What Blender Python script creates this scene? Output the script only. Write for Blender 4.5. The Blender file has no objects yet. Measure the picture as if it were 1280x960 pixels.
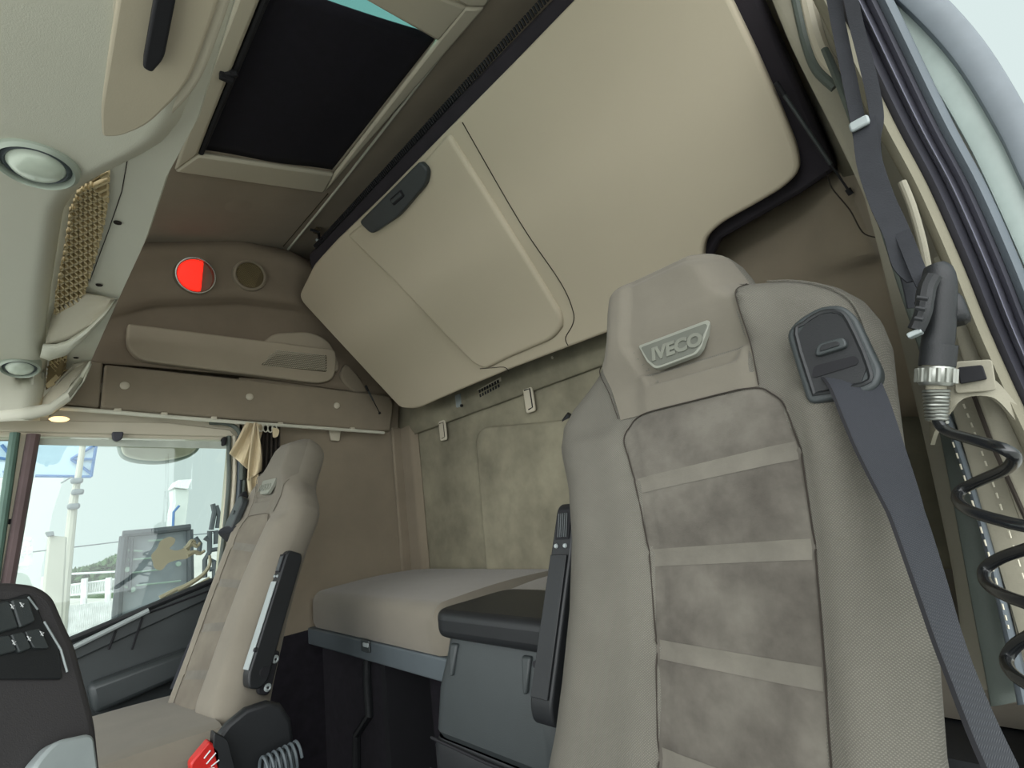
import bpy, bmesh, math, random
import numpy as np
from mathutils import Vector, Matrix
random.seed(4)
C = bpy.context.scene.collection

# ------------------------------------------------------------------ camera model (1280x960)
FPX = 626.0
vx = np.array([-615, 231, FPX]); vx = vx/np.linalg.norm(vx)
vy = np.array([660, 60, FPX]); vy = vy-vx*(vy@vx); vy /= np.linalg.norm(vy)
RX, RY = -vx, vy
RZ = np.cross(RX, RY)
RM = np.array([RX, RY, RZ])
def ray(u, v):
    d = RM@np.array([u-640., v-480., FPX]); return d/np.linalg.norm(d)
def PX(u, v, x): d = ray(u, v); return d*(x/d[0])
def PY(u, v, y): d = ray(u, v); return d*(y/d[1])
def PZ(u, v, z): d = ray(u, v); return d*(z/d[2])
def PP(u, v, pt, n):
    d = ray(u, v); pt = np.array(pt, float); n = np.array(n, float); return d*((pt@n)/(d@n))
def V(*a): return np.array(a, float)

cam_d = bpy.data.cameras.new('camera'); cam = bpy.data.objects.new('camera', cam_d); C.objects.link(cam)
M3 = Matrix(((RM[0][0], -RM[0][1], -RM[0][2]), (RM[1][0], -RM[1][1], -RM[1][2]), (RM[2][0], -RM[2][1], -RM[2][2])))
cam.matrix_world = M3.to_4x4()
cam_d.sensor_width = 36; cam_d.lens = 36*FPX/1280; cam_d.clip_start = .01; cam_d.clip_end = 500
bpy.context.scene.camera = cam

# ------------------------------------------------------------------ materials
def lin(c):
    c = [x/255 for x in c]
    return [x/12.92 if x <= .04045 else ((x+.055)/1.055)**2.4 for x in c]+[1]
MATS = {}
def mat(name, col, rough=.7, col2=None, nscale=8, namt=.25, bump=0, bscale=400, weave=0, wscale=300, metal=0, emit=0, spec=.4, sheen=0, blotch=None):
    m = bpy.data.materials.new(name); m.use_nodes = True; MATS[name] = m
    nt = m.node_tree; b = nt.nodes['Principled BSDF']; N = nt.nodes.new; L = nt.links.new
    b.inputs['Roughness'].default_value = rough; b.inputs['Metallic'].default_value = metal
    b.inputs['Specular IOR Level'].default_value = spec
    if sheen: b.inputs['Sheen Weight'].default_value = sheen
    c1 = lin(col); c2 = lin(col2) if col2 else [x*(1-namt) for x in c1[:3]]+[1]
    tc = N('ShaderNodeTexCoord')
    nz = N('ShaderNodeTexNoise'); nz.inputs['Scale'].default_value = nscale; nz.inputs['Detail'].default_value = 6
    nz.inputs['Roughness'].default_value = .6
    L(tc.outputs['Object'], nz.inputs['Vector'])
    rp = N('ShaderNodeValToRGB'); rp.color_ramp.elements[0].position = .35; rp.color_ramp.elements[1].position = .68
    rp.color_ramp.elements[0].color = c2; rp.color_ramp.elements[1].color = c1
    L(nz.outputs['Fac'], rp.inputs['Fac']); out = rp.outputs['Color']
    h = None
    if weave:
        ws = []
        for ang in (45, -45):
            mp = N('ShaderNodeMapping'); mp.inputs['Rotation'].default_value = (0, math.radians(ang), 0)
            L(tc.outputs['Object'], mp.inputs['Vector'])
            w = N('ShaderNodeTexWave'); w.inputs['Scale'].default_value = wscale; w.bands_direction = 'X'
            L(mp.outputs['Vector'], w.inputs['Vector']); ws.append(w)
        mu = N('ShaderNodeMath'); mu.operation = 'MULTIPLY'
        L(ws[0].outputs['Fac'], mu.inputs[0]); L(ws[1].outputs['Fac'], mu.inputs[1])
        mr = N('ShaderNodeMapRange'); mr.inputs['To Min'].default_value = 1-weave; mr.inputs['To Max'].default_value = 1+weave*.5
        L(mu.outputs[0], mr.inputs['Value'])
        mx = N('ShaderNodeMix'); mx.data_type = 'RGBA'; mx.blend_type = 'MULTIPLY'; mx.inputs['Factor'].default_value = 1
        L(out, mx.inputs['A']); L(mr.outputs['Result'], mx.inputs['B']); out = mx.outputs['Result']; h = mu.outputs[0]
    L(out, b.inputs['Base Color'])
    if bump:
        bp = N('ShaderNodeBump'); bp.inputs['Strength'].default_value = bump; bp.inputs['Distance'].default_value = .001
        if h is None:
            n2 = N('ShaderNodeTexNoise'); n2.inputs['Scale'].default_value = bscale; n2.inputs['Detail'].default_value = 3
            L(tc.outputs['Object'], n2.inputs['Vector']); h = n2.outputs['Fac']
        L(h, bp.inputs['Height']); L(bp.outputs['Normal'], b.inputs['Normal'])
    if emit:
        b.inputs['Emission Color'].default_value = c1; b.inputs['Emission Strength'].default_value = emit
    return m

beige = mat('beige_plastic', (192, 185, 166), .55, nscale=3, namt=.05, bump=.25, bscale=700)
beige_l = mat('pale_beige_plastic', (205, 204, 188), .5, nscale=3, namt=.05, bump=.25, bscale=700)
panelm = mat('bunk_panel_beige', (186, 176, 154), .6, nscale=2, namt=.05, bump=.12, bscale=500)
liner = mat('headliner_fabric', (150, 138, 120), .95, nscale=5, namt=.12, bump=.5, bscale=600, sheen=.15)
sidem = mat('side_trim_fabric', (140, 129, 111), .92, nscale=4, namt=.15, bump=.4, bscale=600, sheen=.1)
flapm = mat('storage_flap_vinyl', (164, 153, 134), .8, nscale=4, namt=.08, bump=.3, bscale=600)
wallu = mat('upper_side_fabric', (134, 121, 104), .92, nscale=4, namt=.15, bump=.4, bscale=600)
rearm = mat('rear_wall_fabric', (150, 145, 124), .95, col2=(112, 108, 92), nscale=4, bump=.4, bscale=600)
matt = mat('mattress_fabric', (116, 110, 98), .95, nscale=6, namt=.12, bump=.4, bscale=900, sheen=.2)
seatf = mat('seat_woven_fabric', (112, 109, 100), .92, nscale=7, namt=.16, weave=.32, wscale=150, bump=.5)
seatp = mat('passenger_seat_fabric', (121, 115, 103), .92, nscale=7, namt=.14, bump=.4, bscale=900, sheen=.1)
seats = mat('seat_smooth_fabric', (111, 106, 95), .92, nscale=7, namt=.15, bump=.3, bscale=1000, sheen=.08)
velour = mat('seat_velour', (102, 98, 90), .95, col2=(70, 66, 60), nscale=11, bump=.3, bscale=700, sheen=.08)
velourl = mat('seat_velour_stripe', (110, 106, 97), .95, nscale=12, namt=.3, bump=.3, bscale=700, sheen=.05)
badge = mat('badge_rubber', (98, 100, 92), .45, nscale=30, namt=.1)
badge_l = mat('badge_edge', (132, 134, 124), .4, nscale=30, namt=.05)
black = mat('black_plastic', (33, 35, 37), .45, nscale=10, namt=.2, bump=.3, bscale=900)
blackm = mat('matte_black', (24, 24, 28), .8, nscale=10, namt=.2)
grey = mat('charcoal_plastic', (56, 61, 62), .45, nscale=6, namt=.15, bump=.3, bscale=800)
greym = mat('blue_grey_rail', (84, 92, 96), .5, nscale=5, namt=.15)
edge = mat('worn_silver_edge', (150, 158, 158), .4, nscale=20, namt=.1)
belt = mat('belt_webbing', (33, 36, 44), .7, nscale=10, namt=.15, weave=.25, wscale=260, bump=.4, sheen=.1)
strapm = mat('black_strap', (38, 40, 45), .8, nscale=30, namt=.25, bump=.4, bscale=600)
shade = mat('blackout_cloth', (26, 24, 34), .95, nscale=40, namt=.2, bump=.3, bscale=500)
darkcl = mat('dark_mattress_cover', (44, 40, 46), .9, nscale=10, namt=.3, bump=.4, bscale=300)
carpet = mat('dark_carpet', (36, 33, 40), 1, nscale=30, namt=.4, bump=1, bscale=500)
gasket = mat('rubber_gasket', (92, 100, 106), .5, nscale=8, namt=.2, bump=.2, bscale=500)
gasket2 = mat('lilac_grey_rubber', (112, 112, 124), .5, nscale=8, namt=.1)
gaskd = mat('dark_rubber', (62, 62, 70), .6, nscale=8, namt=.2)
trimg = mat('grey_green_trim', (88, 96, 90), .6, nscale=6, namt=.15, bump=.3, bscale=500)
beige_d = mat('door_seal_beige', (126, 122, 105), .8, nscale=8, namt=.12, bump=.4, bscale=600)
leather = mat('stitched_beige_vinyl', (142, 138, 122), .65, nscale=6, namt=.1, bump=.3, bscale=500)
stitch = mat('pale_thread', (214, 208, 188), .8)
chrome = mat('chrome', (200, 204, 200), .18, metal=1, namt=0)
steel = mat('brushed_steel', (150, 152, 146), .35, metal=.9, namt=.05)
cream = mat('cream_curtain', (206, 190, 156), .9, nscale=12, namt=.12, bump=.4, bscale=500, sheen=.2)
dcurt = mat('dark_curtain_lining', (62, 56, 50), .95, nscale=12, namt=.2)
grillm = mat('grille_plastic', (190, 172, 132), .6, namt=.05)
grillb = mat('grille_back_board', (118, 102, 70), .9, namt=.1)
grilld = mat('grille_dark_board', (70, 60, 42), .9, namt=.1)  # dark base colour for the flap grille backing, roof bead and hook plate
seam = mat('seam_line', (52, 46, 40), .9)
cable = mat('black_cable', (26, 28, 30), .22, spec=.7)
redp = mat('red_button', (196, 40, 36), .35)
whitem = mat('white_mark', (225, 228, 228), .5)
concrete = mat('concrete', (172, 173, 162), .9, nscale=1.5, namt=.15)
whitew = mat('white_render', (190, 198, 194), .9, nscale=1, namt=.06)
trailer = mat('trailer_grey', (116, 124, 128), .6, nscale=1.2, namt=.3)
trailerd = mat('trailer_dark', (60, 66, 70), .6, nscale=2, namt=.2)
leafm = mat('leaves', (96, 128, 88), .9, nscale=4, namt=.4)
signb = mat('sign_blue', (166, 190, 204), .6, nscale=2, namt=.05)
signbd = mat('sign_dark_blue', (70, 110, 160), .6)
asphalt = mat('concrete_yard', (204, 204, 198), .9, nscale=.5, namt=.15)
mirrorb = mat('mirror_housing_cream', (206, 208, 190), .6, namt=.05)
mirrorg = mat('mirror_rim_grey', (120, 138, 128), .5, namt=.05)
goldd = mat('gold_decal', (150, 147, 122), .5, namt=.05)
amber = mat('amber_lamp', (255, 214, 150), .5, emit=1.6)

redl = mat('red_lens', (255, 40, 26), .25, emit=1.0)
lensm = mat('lamp_lens', (205, 216, 200), .12, nscale=20, namt=.12, spec=.8)

def glass_mat(name, tint, refl):
    m = bpy.data.materials.new(name); m.use_nodes = True; nt = m.node_tree; nt.nodes.clear()
    o = nt.nodes.new('ShaderNodeOutputMaterial'); mx = nt.nodes.new('ShaderNodeMixShader')
    t = nt.nodes.new('ShaderNodeBsdfTransparent'); g = nt.nodes.new('ShaderNodeBsdfGlossy')
    t.inputs['Color'].default_value = (*tint, 1); g.inputs['Roughness'].default_value = .02
    mx.inputs['Fac'].default_value = refl
    nt.links.new(t.outputs[0], mx.inputs[1]); nt.links.new(g.outputs[0], mx.inputs[2]); nt.links.new(mx.outputs[0], o.inputs[0])
    return m
glassm = glass_mat('window_glass', (.93, .97, .95), .06)
clearm = glass_mat('clear_lens', (.95, .9, .88), .15)

# ------------------------------------------------------------------ object helpers
OFF = {}
def finish(name, verts, faces, m, parent=None, smooth=True, bevel=0, seg=2, sub=0, ang=35, solid=0, local=False, soff=0):
    verts = [np.array(v, float) for v in verts]
    me = bpy.data.meshes.new(name)
    if local: off = V(0, 0, 0)
    elif parent is not None: off = OFF[parent.name]
    else:
        a = np.array(verts); off = (a.min(0)+a.max(0))/2; off[2] = a.min(0)[2]
    me.from_pydata([tuple(v-off) for v in verts], [], faces)
    bm = bmesh.new(); bm.from_mesh(me)
    bmesh.ops.remove_doubles(bm, verts=bm.verts, dist=1e-6)
    bmesh.ops.recalc_face_normals(bm, faces=bm.faces); bm.to_mesh(me); bm.free()
    me.materials.append(m)
    if smooth:
        me.shade_smooth(); me.set_sharp_from_angle(angle=math.radians(ang))
    o = bpy.data.objects.new(name, me); C.objects.link(o)
    if parent is not None: o.parent = parent; OFF[o.name] = OFF[parent.name]
    else: o.location = off; OFF[o.name] = off
    if solid:
        s = o.modifiers.new('s', 'SOLIDIFY'); s.thickness = solid; s.offset = soff
    if bevel:
        b = o.modifiers.new('b', 'BEVEL'); b.width = bevel; b.segments = seg; b.limit_method = 'ANGLE'; b.angle_limit = math.radians(40)
        b.harden_normals = False
    if sub:
        s = o.modifiers.new('u', 'SUBSURF'); s.levels = sub; s.render_levels = sub
    return o
def tag(o, label=None, cat=None, group=None, kind=None):
    if label: o['label'] = label
    if cat: o['category'] = cat
    if group: o['group'] = group
    if kind: o['kind'] = kind
    return o
def thing(name, loc, label, cat, group=None):
    o = bpy.data.objects.new(name, None); C.objects.link(o); o.empty_display_size = .05
    o.location = tuple(loc); OFF[o.name] = V(*loc); return tag(o, label, cat, group)
def struct(o): o['kind'] = 'structure'; return o

class MB:
    def __init__(s): s.v = []; s.f = []
    def add(s, vs, fs):
        n = len(s.v); s.v += [np.array(x, float) for x in vs]; s.f += [tuple(i+n for i in f) for f in fs]; return s
    def slab(s, poly, vec):
        n = len(poly); vec = np.array(vec, float)
        return s.add(list(poly)+[np.array(p)+vec for p in poly], [tuple(range(n)), tuple(range(2*n-1, n-1, -1))]+[(i, (i+1) % n, n+(i+1) % n, n+i) for i in range(n)])
    def box(s, c, sx, sy, sz, ax=None):
        ax = ax if ax is not None else np.eye(3); c = np.array(c, float)
        p = [c+ax[0]*sx/2*i+ax[1]*sy/2*j for i, j in ((-1, -1), (1, -1), (1, 1), (-1, 1))]
        p = [q-ax[2]*sz/2 for q in p]; return s.slab(p, ax[2]*sz)
    def tube(s, path, r, n=10, cap=True, closed=False):
        path = [np.array(p, float) for p in path]; m = len(path)
        rr = r if hasattr(r, '__len__') else [r]*m
        t0 = path[1]-path[0]; t0 /= np.linalg.norm(t0)
        u = np.cross(t0, V(0, 0, 1)) if abs(t0[2]) < .9 else np.cross(t0, V(1, 0, 0)); u /= np.linalg.norm(u)
        vs = []
        for i in range(m):
            if closed: t = path[(i+1) % m]-path[i-1]
            else: t = path[min(i+1, m-1)]-path[max(i-1, 0)]
            t = t/(np.linalg.norm(t)+1e-12); u = u-t*(u@t); u /= np.linalg.norm(u); w = np.cross(t, u)
            for k in range(n):
                a = 2*math.pi*k/n; vs.append(path[i]+rr[i]*(math.cos(a)*u+math.sin(a)*w))
        fs = []
        for i in range(m if closed else m-1):
            for k in range(n):
                j = (i+1) % m; fs.append((i*n+k, i*n+(k+1) % n, j*n+(k+1) % n, j*n+k))
        if cap and not closed: fs += [tuple(range(n-1, -1, -1)), tuple((m-1)*n+k for k in range(n))]
        return s.add(vs, fs)
    def grid(s, rows):
        m, n = len(rows), len(rows[0]); vs = [p for r in rows for p in r]
        return s.add(vs, [(i*n+j, i*n+j+1, (i+1)*n+j+1, (i+1)*n+j) for i in range(m-1) for j in range(n-1)])
    def lathe(s, c, axis, prof, n=32):
        # prof: list of (radius, height along the axis)
        c = np.array(c, float); axis = np.array(axis, float); axis /= np.linalg.norm(axis)
        u = np.cross(axis, V(0, 0, 1)) if abs(axis[2]) < .9 else np.cross(axis, V(1, 0, 0)); u /= np.linalg.norm(u); w = np.cross(axis, u)
        rows = [[c+axis*h+r*(math.cos(2*math.pi*k/n)*u+math.sin(2*math.pi*k/n)*w) for k in range(n+1)] for r, h in prof]
        return s.grid(rows)
    def build(s, name, m, parent=None, **k): return finish(name, s.v, s.f, m, parent, **k)

def rnd(poly, r, seg=5):
    out = []; n = len(poly); rr = r if hasattr(r, '__len__') else [r]*n
    for i in range(n):
        p, a, b = np.array(poly[i]), np.array(poly[i-1]), np.array(poly[(i+1) % n])
        if rr[i] <= 0: out.append(p); continue
        da, db = np.linalg.norm(a-p), np.linalg.norm(b-p)
        q = min(rr[i], da*.48, db*.48); A = p+(a-p)/da*q; B = p+(b-p)/db*q
        for k in range(seg+1):
            t = k/seg; out.append((1-t)**2*A+2*t*(1-t)*p+t*t*B)
    return out
def spl(pts, n=8):
    pts = [np.array(p, float) for p in pts]; out = []
    for i in range(len(pts)-1):
        p0 = pts[max(i-1, 0)]; p1 = pts[i]; p2 = pts[i+1]; p3 = pts[min(i+2, len(pts)-1)]
        for k in range(n):
            t = k/n; out.append(.5*((2*p1)+(-p0+p2)*t+(2*p0-5*p1+4*p2-p3)*t*t+(-p0+3*p1-3*p2+p3)*t**3))
    out.append(pts[-1]); return out
def resample(pts, n):
    pts = [np.array(p, float) for p in pts]
    d = [0]
    for a, b in zip(pts, pts[1:]): d.append(d[-1]+np.linalg.norm(b-a))
    out = []
    for i in range(n):
        t = d[-1]*i/(n-1); k = max(j for j in range(len(d)) if d[j] <= t+1e-9); k = min(k, len(pts)-2)
        out.append(pts[k]+(pts[k+1]-pts[k])*((t-d[k])/(d[k+1]-d[k]+1e-12)))
    return out
def ruled(polys, n=24, sub=0):
    rows = [resample(p, n) for p in polys]
    if sub:
        cols = [spl([r[j] for r in rows], sub) for j in range(n)]
        rows = [[cols[j][i] for j in range(n)] for i in range(len(cols[0]))]
    return MB().grid(rows)
def ribbon(path, wv, th, n=6, mb=None):
    # flat webbing: path, width vector(s), solid thickness
    path = [np.array(p, float) for p in path]; m = len(path); mb = mb or MB()
    W = wv if isinstance(wv, list) else [wv]*m
    rows = []
    for i in range(m):
        t = path[min(i+1, m-1)]-path[max(i-1, 0)]; t /= np.linalg.norm(t); w = np.array(W[i], float)
        nn = np.cross(t, w); nn = nn/np.linalg.norm(nn)*th/2
        rows.append([path[i]-w/2+nn, path[i]+w/2+nn, path[i]+w/2-nn, path[i]-w/2-nn, path[i]-w/2+nn])
    mb.grid(rows); k = len(mb.v)-5*m
    mb.f += [(k, k+1, k+2, k+3), (k+5*(m-1)+3, k+5*(m-1)+2, k+5*(m-1)+1, k+5*(m-1))]
    return mb
def text_mesh(txt, size, ext, offset=0, res=3):
    cu = bpy.data.curves.new('t', 'FONT'); cu.body = txt; cu.size = size; cu.extrude = ext; cu.offset = offset
    cu.align_x = 'CENTER'; cu.align_y = 'CENTER'; cu.resolution_u = res
    o = bpy.data.objects.new('t', cu); C.objects.link(o)
    dg = bpy.context.evaluated_depsgraph_get(); me = bpy.data.meshes.new_from_object(o.evaluated_get(dg))
    v = [np.array(x.co) for x in me.vertices]; f = [tuple(p.vertices) for p in me.polygons]
    bpy.data.objects.remove(o); bpy.data.curves.remove(cu); bpy.data.meshes.remove(me)
    return v, f
XA, YA, ZA = V(1, 0, 0), V(0, 1, 0), V(0, 0, 1)

# ------------------------------------------------------------------ planes of the cab
SW = -2.10      # passenger side wall
RW = 1.31       # rear wall
RP, RN = V(0, 0, 1.03), V(0, -.24, 1)           # sloping roof
def roof(u, v, dz=0): return PP(u, v, RP+V(0, 0, dz), RN)
def zr(y): return 1.03+.24*y
BP, BT = V(0, 1.28, .49)*.90, V(0, -.43, .63)/math.hypot(.43, .63)     # folded upper bunk: hinge point, direction up the panel
BN = V(0, -.63, -.43)/math.hypot(.43, .63)                           # faces the camera
def bk(u, v, d=0): return PP(u, v, BP+BN*d, BN)
FLOOR = -1.15

# ------------------------------------------------------------------ SETTING
struct(MB().slab([V(-2.3, -1.0, FLOOR), V(.1, -1.0, FLOOR), V(.1, 1.45, FLOOR), V(-2.3, 1.45, FLOOR)], (0, 0, -.05)).build('floor', carpet))
# roof with the hatch opening cut out
hq = [roof(236, 207), roof(407, 233), roof(600, -30), roof(345, -60)]
hin = [roof(247, 190), roof(416, 215), roof(566, 15), roof(352, -60)]
def zrp(x, y): return V(x, y, zr(y))
hx0, hx1 = hin[0][0], -.62
hy0, hy1 = hin[0][1], hin[1][1]
rx0, rx1, ry0, ry1 = -2.2, .12, -.9, 1.50
mb = MB()
for (a, b, c, d) in ((rx0, hx0, ry0, ry1), (hx1, rx1, ry0, ry1), (hx0, hx1, ry0, hy0), (hx0, hx1, hy1, ry1)):
    mb.slab([zrp(a, c), zrp(b, c), zrp(b, d), zrp(a, d)], (0, 0, .04))
struct(mb.build('ceiling', liner))
# passenger side wall upper part (moulded): from roof junction to top of the trim band
J = [roof(40, 312), roof(120, 310), roof(170, 306), roof(300, 303), roof(360, 315), roof(400, 335), roof(440, 330)]
L1 = [PX(60, 330, -2.0), PX(120, 322, -2.0), PX(170, 315, -2.0), PX(300, 312, -2.0), PX(370, 325, -2.0), PX(400, 343, -2.04), PX(440, 340, -2.10)]
L1b = [PX(50, 362, -2.045), PX(120, 354, -2.045), PX(180, 343, -2.045), PX(300, 340, -2.045), PX(370, 352, -2.045), PX(400, 366, -2.09), PX(440, 366, -2.12)]
L2 = [PX(40, 392, -2.06), PX(120, 384, -2.06), PX(190, 368, -2.06), PX(300, 365, -2.06), PX(370, 375, -2.06), PX(400, 388, -2.10), PX(440, 392, -2.12)]
L3 = [PX(40, 402, -2.07), PX(120, 396, -2.075), PX(190, 378, -2.085), PX(300, 374, -2.09), PX(370, 383, -2.09), PX(400, 396, -2.11), PX(440, 400, -2.12)]
L4 = [PX(40, 410, -2.08), PX(120, 404, -2.09), PX(190, 388, -2.115), PX(300, 385, -2.125), PX(370, 394, -2.125), PX(400, 407, -2.12), PX(440, 410, -2.11)]
L5 = [PX(40, 425, -2.10), PX(120, 424, -2.11), PX(190, 415, -2.125), PX(300, 418, -2.13), PX(370, 428, -2.13), PX(430, 440, -2.12), PX(480, 448, -2.11)]
L6 = [PX(40, 450, -2.10), PX(120, 455, -2.10), PX(190, 460, -2.10), PX(300, 470, -2.10), PX(370, 480, -2.10), PX(440, 490, -2.10), PX(520, 497, -2.10)]
w = ruled([J, L1, L1b, L2, L3, L4, L5, L6], 40, 4).build('wall_left', wallu, solid=.01, soff=1, ang=60)
struct(w)
from mathutils.bvhtree import BVHTree
WBVH = BVHTree.FromObject(w, bpy.context.evaluated_depsgraph_get())
def whit(u, v):
    d = ray(u, v); loc, n, i, ds_ = WBVH.ray_cast(Vector(-OFF[w.name]), Vector(d))
    loc = np.array(loc)+OFF[w.name]; n = np.array(n); n = n if n@d < 0 else -n
    return loc, n
struct(MB().slab([V(-2.25, -.9, .40), V(-2.25, 1.5, .40), V(-2.25, 1.5, 1.45), V(-2.25, -.9, .90)], (.03, 0, 0)).build('wall_left_skin', sidem))
struct(MB().slab([V(-2.25, -.9, .585), V(-2.25, 1.5, .585), V(-2.09, 1.5, .585), V(-2.09, -.9, .585)], (0, 0, -.02)).build('wall_left_ledge', sidem))
struct(MB().slab([V(-.03, .86, FLOOR), V(-.03, 1.45, FLOOR), V(-.03, 1.45, 1.4), V(-.03, .86, 1.2)], (.03, 0, 0)).build('wall_right_side', sidem))
# sleeper side panel of the passenger wall
struct(MB().slab([V(SW, .58, -.37), V(SW, 1.35, -.37), V(SW, 1.35, .62), V(SW, .58, .62)], (-.04, 0, 0)).build('wall_left_sleeper', sidem))
struct(MB().slab([V(SW, .50, FLOOR), V(SW, 1.35, FLOOR), V(SW, 1.35, -.37), V(SW, .50, -.37)], (-.04, 0, 0)).build('wall_left_lower', carpet))
# rear wall
struct(MB().slab([V(-2.3, RW, FLOOR), V(.05, RW, FLOOR), V(.05, RW, .62), V(-2.3, RW, .62)], (0, .04, 0)).build('wall_back', rearm))
struct(MB().slab([V(-2.3, 1.42, .45), V(.05, 1.42, .45), V(.05, 1.42, 1.5), V(-2.3, 1.42, 1.5)], (0, .04, 0)).build('wall_back_upper', liner))
struct(MB().slab([V(-2.3, RW, .59), V(.05, RW, .59), V(.05, 1.45, .59), V(-2.3, 1.45, .59)], (0, 0, .03)).build('wall_back_ledge', liner))
# rear-left corner mouldings
mb = MB()
mb.slab(rnd([V(SW, 1.235, -.24), V(SW+.018, 1.235, -.24), V(SW+.018, RW, -.24), V(SW, RW, -.24)], 0), (0, 0, .66))
mb.slab([V(SW, RW-.03, -.24), V(SW+.10, RW-.03, -.24), V(SW+.13, RW, -.24), V(SW, RW, -.24)], (0, 0, .66))
struct(mb.build('trim_1', sidem, bevel=.008))
# embossed raised panel of the rear wall
def rwp(u, v, y=RW): return PY(u, v, y)
emb = [V(-1.57, RW, -.24), V(-1.545, RW, .27), V(-1.50, RW, .305), V(-1.1, RW, .25), V(-.3, RW, .24), V(-.3, RW, -.24)]
mb = MB().slab(rnd(emb, [0, .05, .05, .05, .05, 0]), (0, -.022, 0))
struct(mb.build('trim_2', rearm, bevel=.018, seg=4))
# moulded shelf above it, sloping up to the bunk hinge
struct(ruled([[V(-2.1, RW-.005, .37), V(-.2, RW-.005, .40)], [V(-2.1, RW-.02, .43), V(-.2, RW-.02, .43)], [V(-2.1, RW-.002, .56), V(-.2, RW-.002, .56)]], 12, 4).build('trim_3', rearm, solid=.01, soff=1))

# ------------------------------------------------------------------ overhead trim band above the passenger door
t = thing('trim_band', PX(300, 520, -2.06), 'long beige padded band above passenger window with three round studs', 'trim panel')
bx = -2.062
q = [PX(131, 455, bx), PX(487, 494, bx), PX(492, 505, bx), PX(488, 538, bx), PX(470, 539, bx), PX(126, 509, bx)]
MB().slab(q, (-.04, 0, 0)).build('band', sidem, t, bevel=.008, seg=3)
for (u, v) in ((156, 482), (312, 496), (421, 507)):
    MB().lathe(PX(u, v, bx+.001), (1, 0, 0), [(0, .006), (.010, .006), (.013, .004), (.014, 0)], 20).build('stud', beige, t)
# front end piece of the band
tag(MB().slab([PX(60, 440, -2.07), PX(129, 453, -2.07), PX(124, 508, -2.07), PX(40, 498, -2.07)], (-.03, 0, 0)).build('trim_end_cap', sidem, bevel=.006),
    'short beige trim piece at the front end of the studded band', 'trim panel')
# curtain rail
t = thing('curtain_rail', PX(300, 527, -2.03), 'thin cream curtain rail running above the passenger window', 'curtain rail')
rail_p = [PX(60, 509, -2.04), PX(140, 515, -2.04), PX(200, 520, -2.04), PX(300, 528, -2.04), PX(400, 535, -2.04), PX(480, 541, -2.04)]
MB().tube(spl(rail_p, 4), .007, 8).build('rail', beige_l, t)
for (u, v) in ((147, 514), (205, 519), (267, 524), (350, 531), (440, 537)):
    MB().box(PX(u, v-1, -2.045), .02, .02, .012).build('bracket', beige, t, bevel=.003)
tag(MB().slab(rnd([PX(410, 536, -2.09), PX(425, 538, -2.09), PX(423, 552, -2.09), PX(413, 551, -2.09)], .006), (.012, 0, 0)).build('wall_clip', beige, bevel=.002),
    'small cream clip below the rail on the side wall', 'clip')

# storage panel with perforated grille
t = thing('storage_flap', PX(280, 450, -2.05), 'long beige storage flap with perforated end under the red lamp', 'storage flap')
sp = [PX(160, 404, -2.06), PX(420, 437, -2.06), PX(421, 452, -2.06), PX(418, 474, -2.06), PX(400, 479, -2.06), PX(175, 450, -2.06), PX(158, 432, -2.06)]
MB().slab(rnd(sp, [.01, .02, .03, .05, .05, .10, .05]), (-.04, 0, 0)).build('panel', flapm, t, bevel=.007, seg=3)
g = [PX(326, 456, -2.058), PX(345, 443, -2.058), PX(408, 444, -2.058), PX(408, 465, -2.058)]
gp = MB().slab(rnd(g, .008), (.002, 0, 0)).build('grille', grilld, t)
mb = MB()
a, b = PX(326, 456, -2.055), PX(408, 465, -2.055)
for i in range(13):
    for j in range(38):
        y = g[0][1]+(g[2][1]-g[0][1]+.02)*(j+(i % 2)*.5)/38; z0 = g[2][2]-.001
        z = g[3][2]+.004+i*(g[2][2]-g[3][2]-.004)/13
        fr = (y-g[0][1])/(g[1][1]-g[0][1]+1e-6)
        if fr < (z-g[3][2])/(g[2][2]-g[3][2])*1.0 or y > g[2][1]-.004: continue
        mb.box(V(-2.054, y, z+.002), .004, .0055, .0028)
mb.build('mesh', beige, gp, smooth=False)
tag(MB().slab(rnd([PX(328, 428, -2.08), PX(342, 416, -2.08), PX(388, 414, -2.08), PX(412, 425, -2.08), PX(424, 452, -2.08), PX(424, 465, -2.08), PX(330, 455, -2.08)], [.02, .06, .06, .04, .02, .02, 0]), (-.05, 0, 0)).build('cubby_lid', flapm, bevel=.008, seg=3),
    'rounded beige lid showing behind the storage flap near the bunk', 'lid')
mb = MB().slab(rnd([PX(424, 470, -2.08), PX(432, 452, -2.08), PX(448, 468, -2.08), PX(462, 492, -2.08), PX(440, 490, -2.08)], .03), (-.03, 0, 0))
tag(mb.build('trim_pad', sidem, bevel=.01, seg=3), 'small rounded beige pad beside the lower bunk strut', 'pad')

# lamps on the upper side wall: each stands on the sloped moulding
def slope(u, v, d=0):
    p, n = whit(u, v); return p+n*d, n
c0, nn = slope(243, 345, .01)
t = thing('marker_lamp', c0, 'round red lit lamp on the upper side wall', 'lamp')
e = np.cross(nn, ZA); e /= np.linalg.norm(e); e = e if e[1] > 0 else -e; u_ = np.cross(nn, e); u_ = u_ if u_[2] > 0 else -u_
def disc(c, n, r, h, seg=28): return MB().lathe(c, n, [(0, h), (r*.9, h), (r, h*.6), (r, 0)], seg)
MB().lathe(c0, nn, [(.062, .004), (.064, .010), (.068, .010), (.071, .004), (.072, -.02)], 40).build('ring', chrome, t)
MB().lathe(c0, nn, [(.0, -.012), (.061, -.012), (.063, .004)], 40).build('reflector', mat('lamp_bowl', (140, 100, 80), .35), t)
rp_ = [];
for k in range(40):
    a = 2*math.pi*k/40; yy = min(math.cos(a)*.060, .022); rp_.append(c0+e*yy+u_*math.sin(a)*.060)
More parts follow.
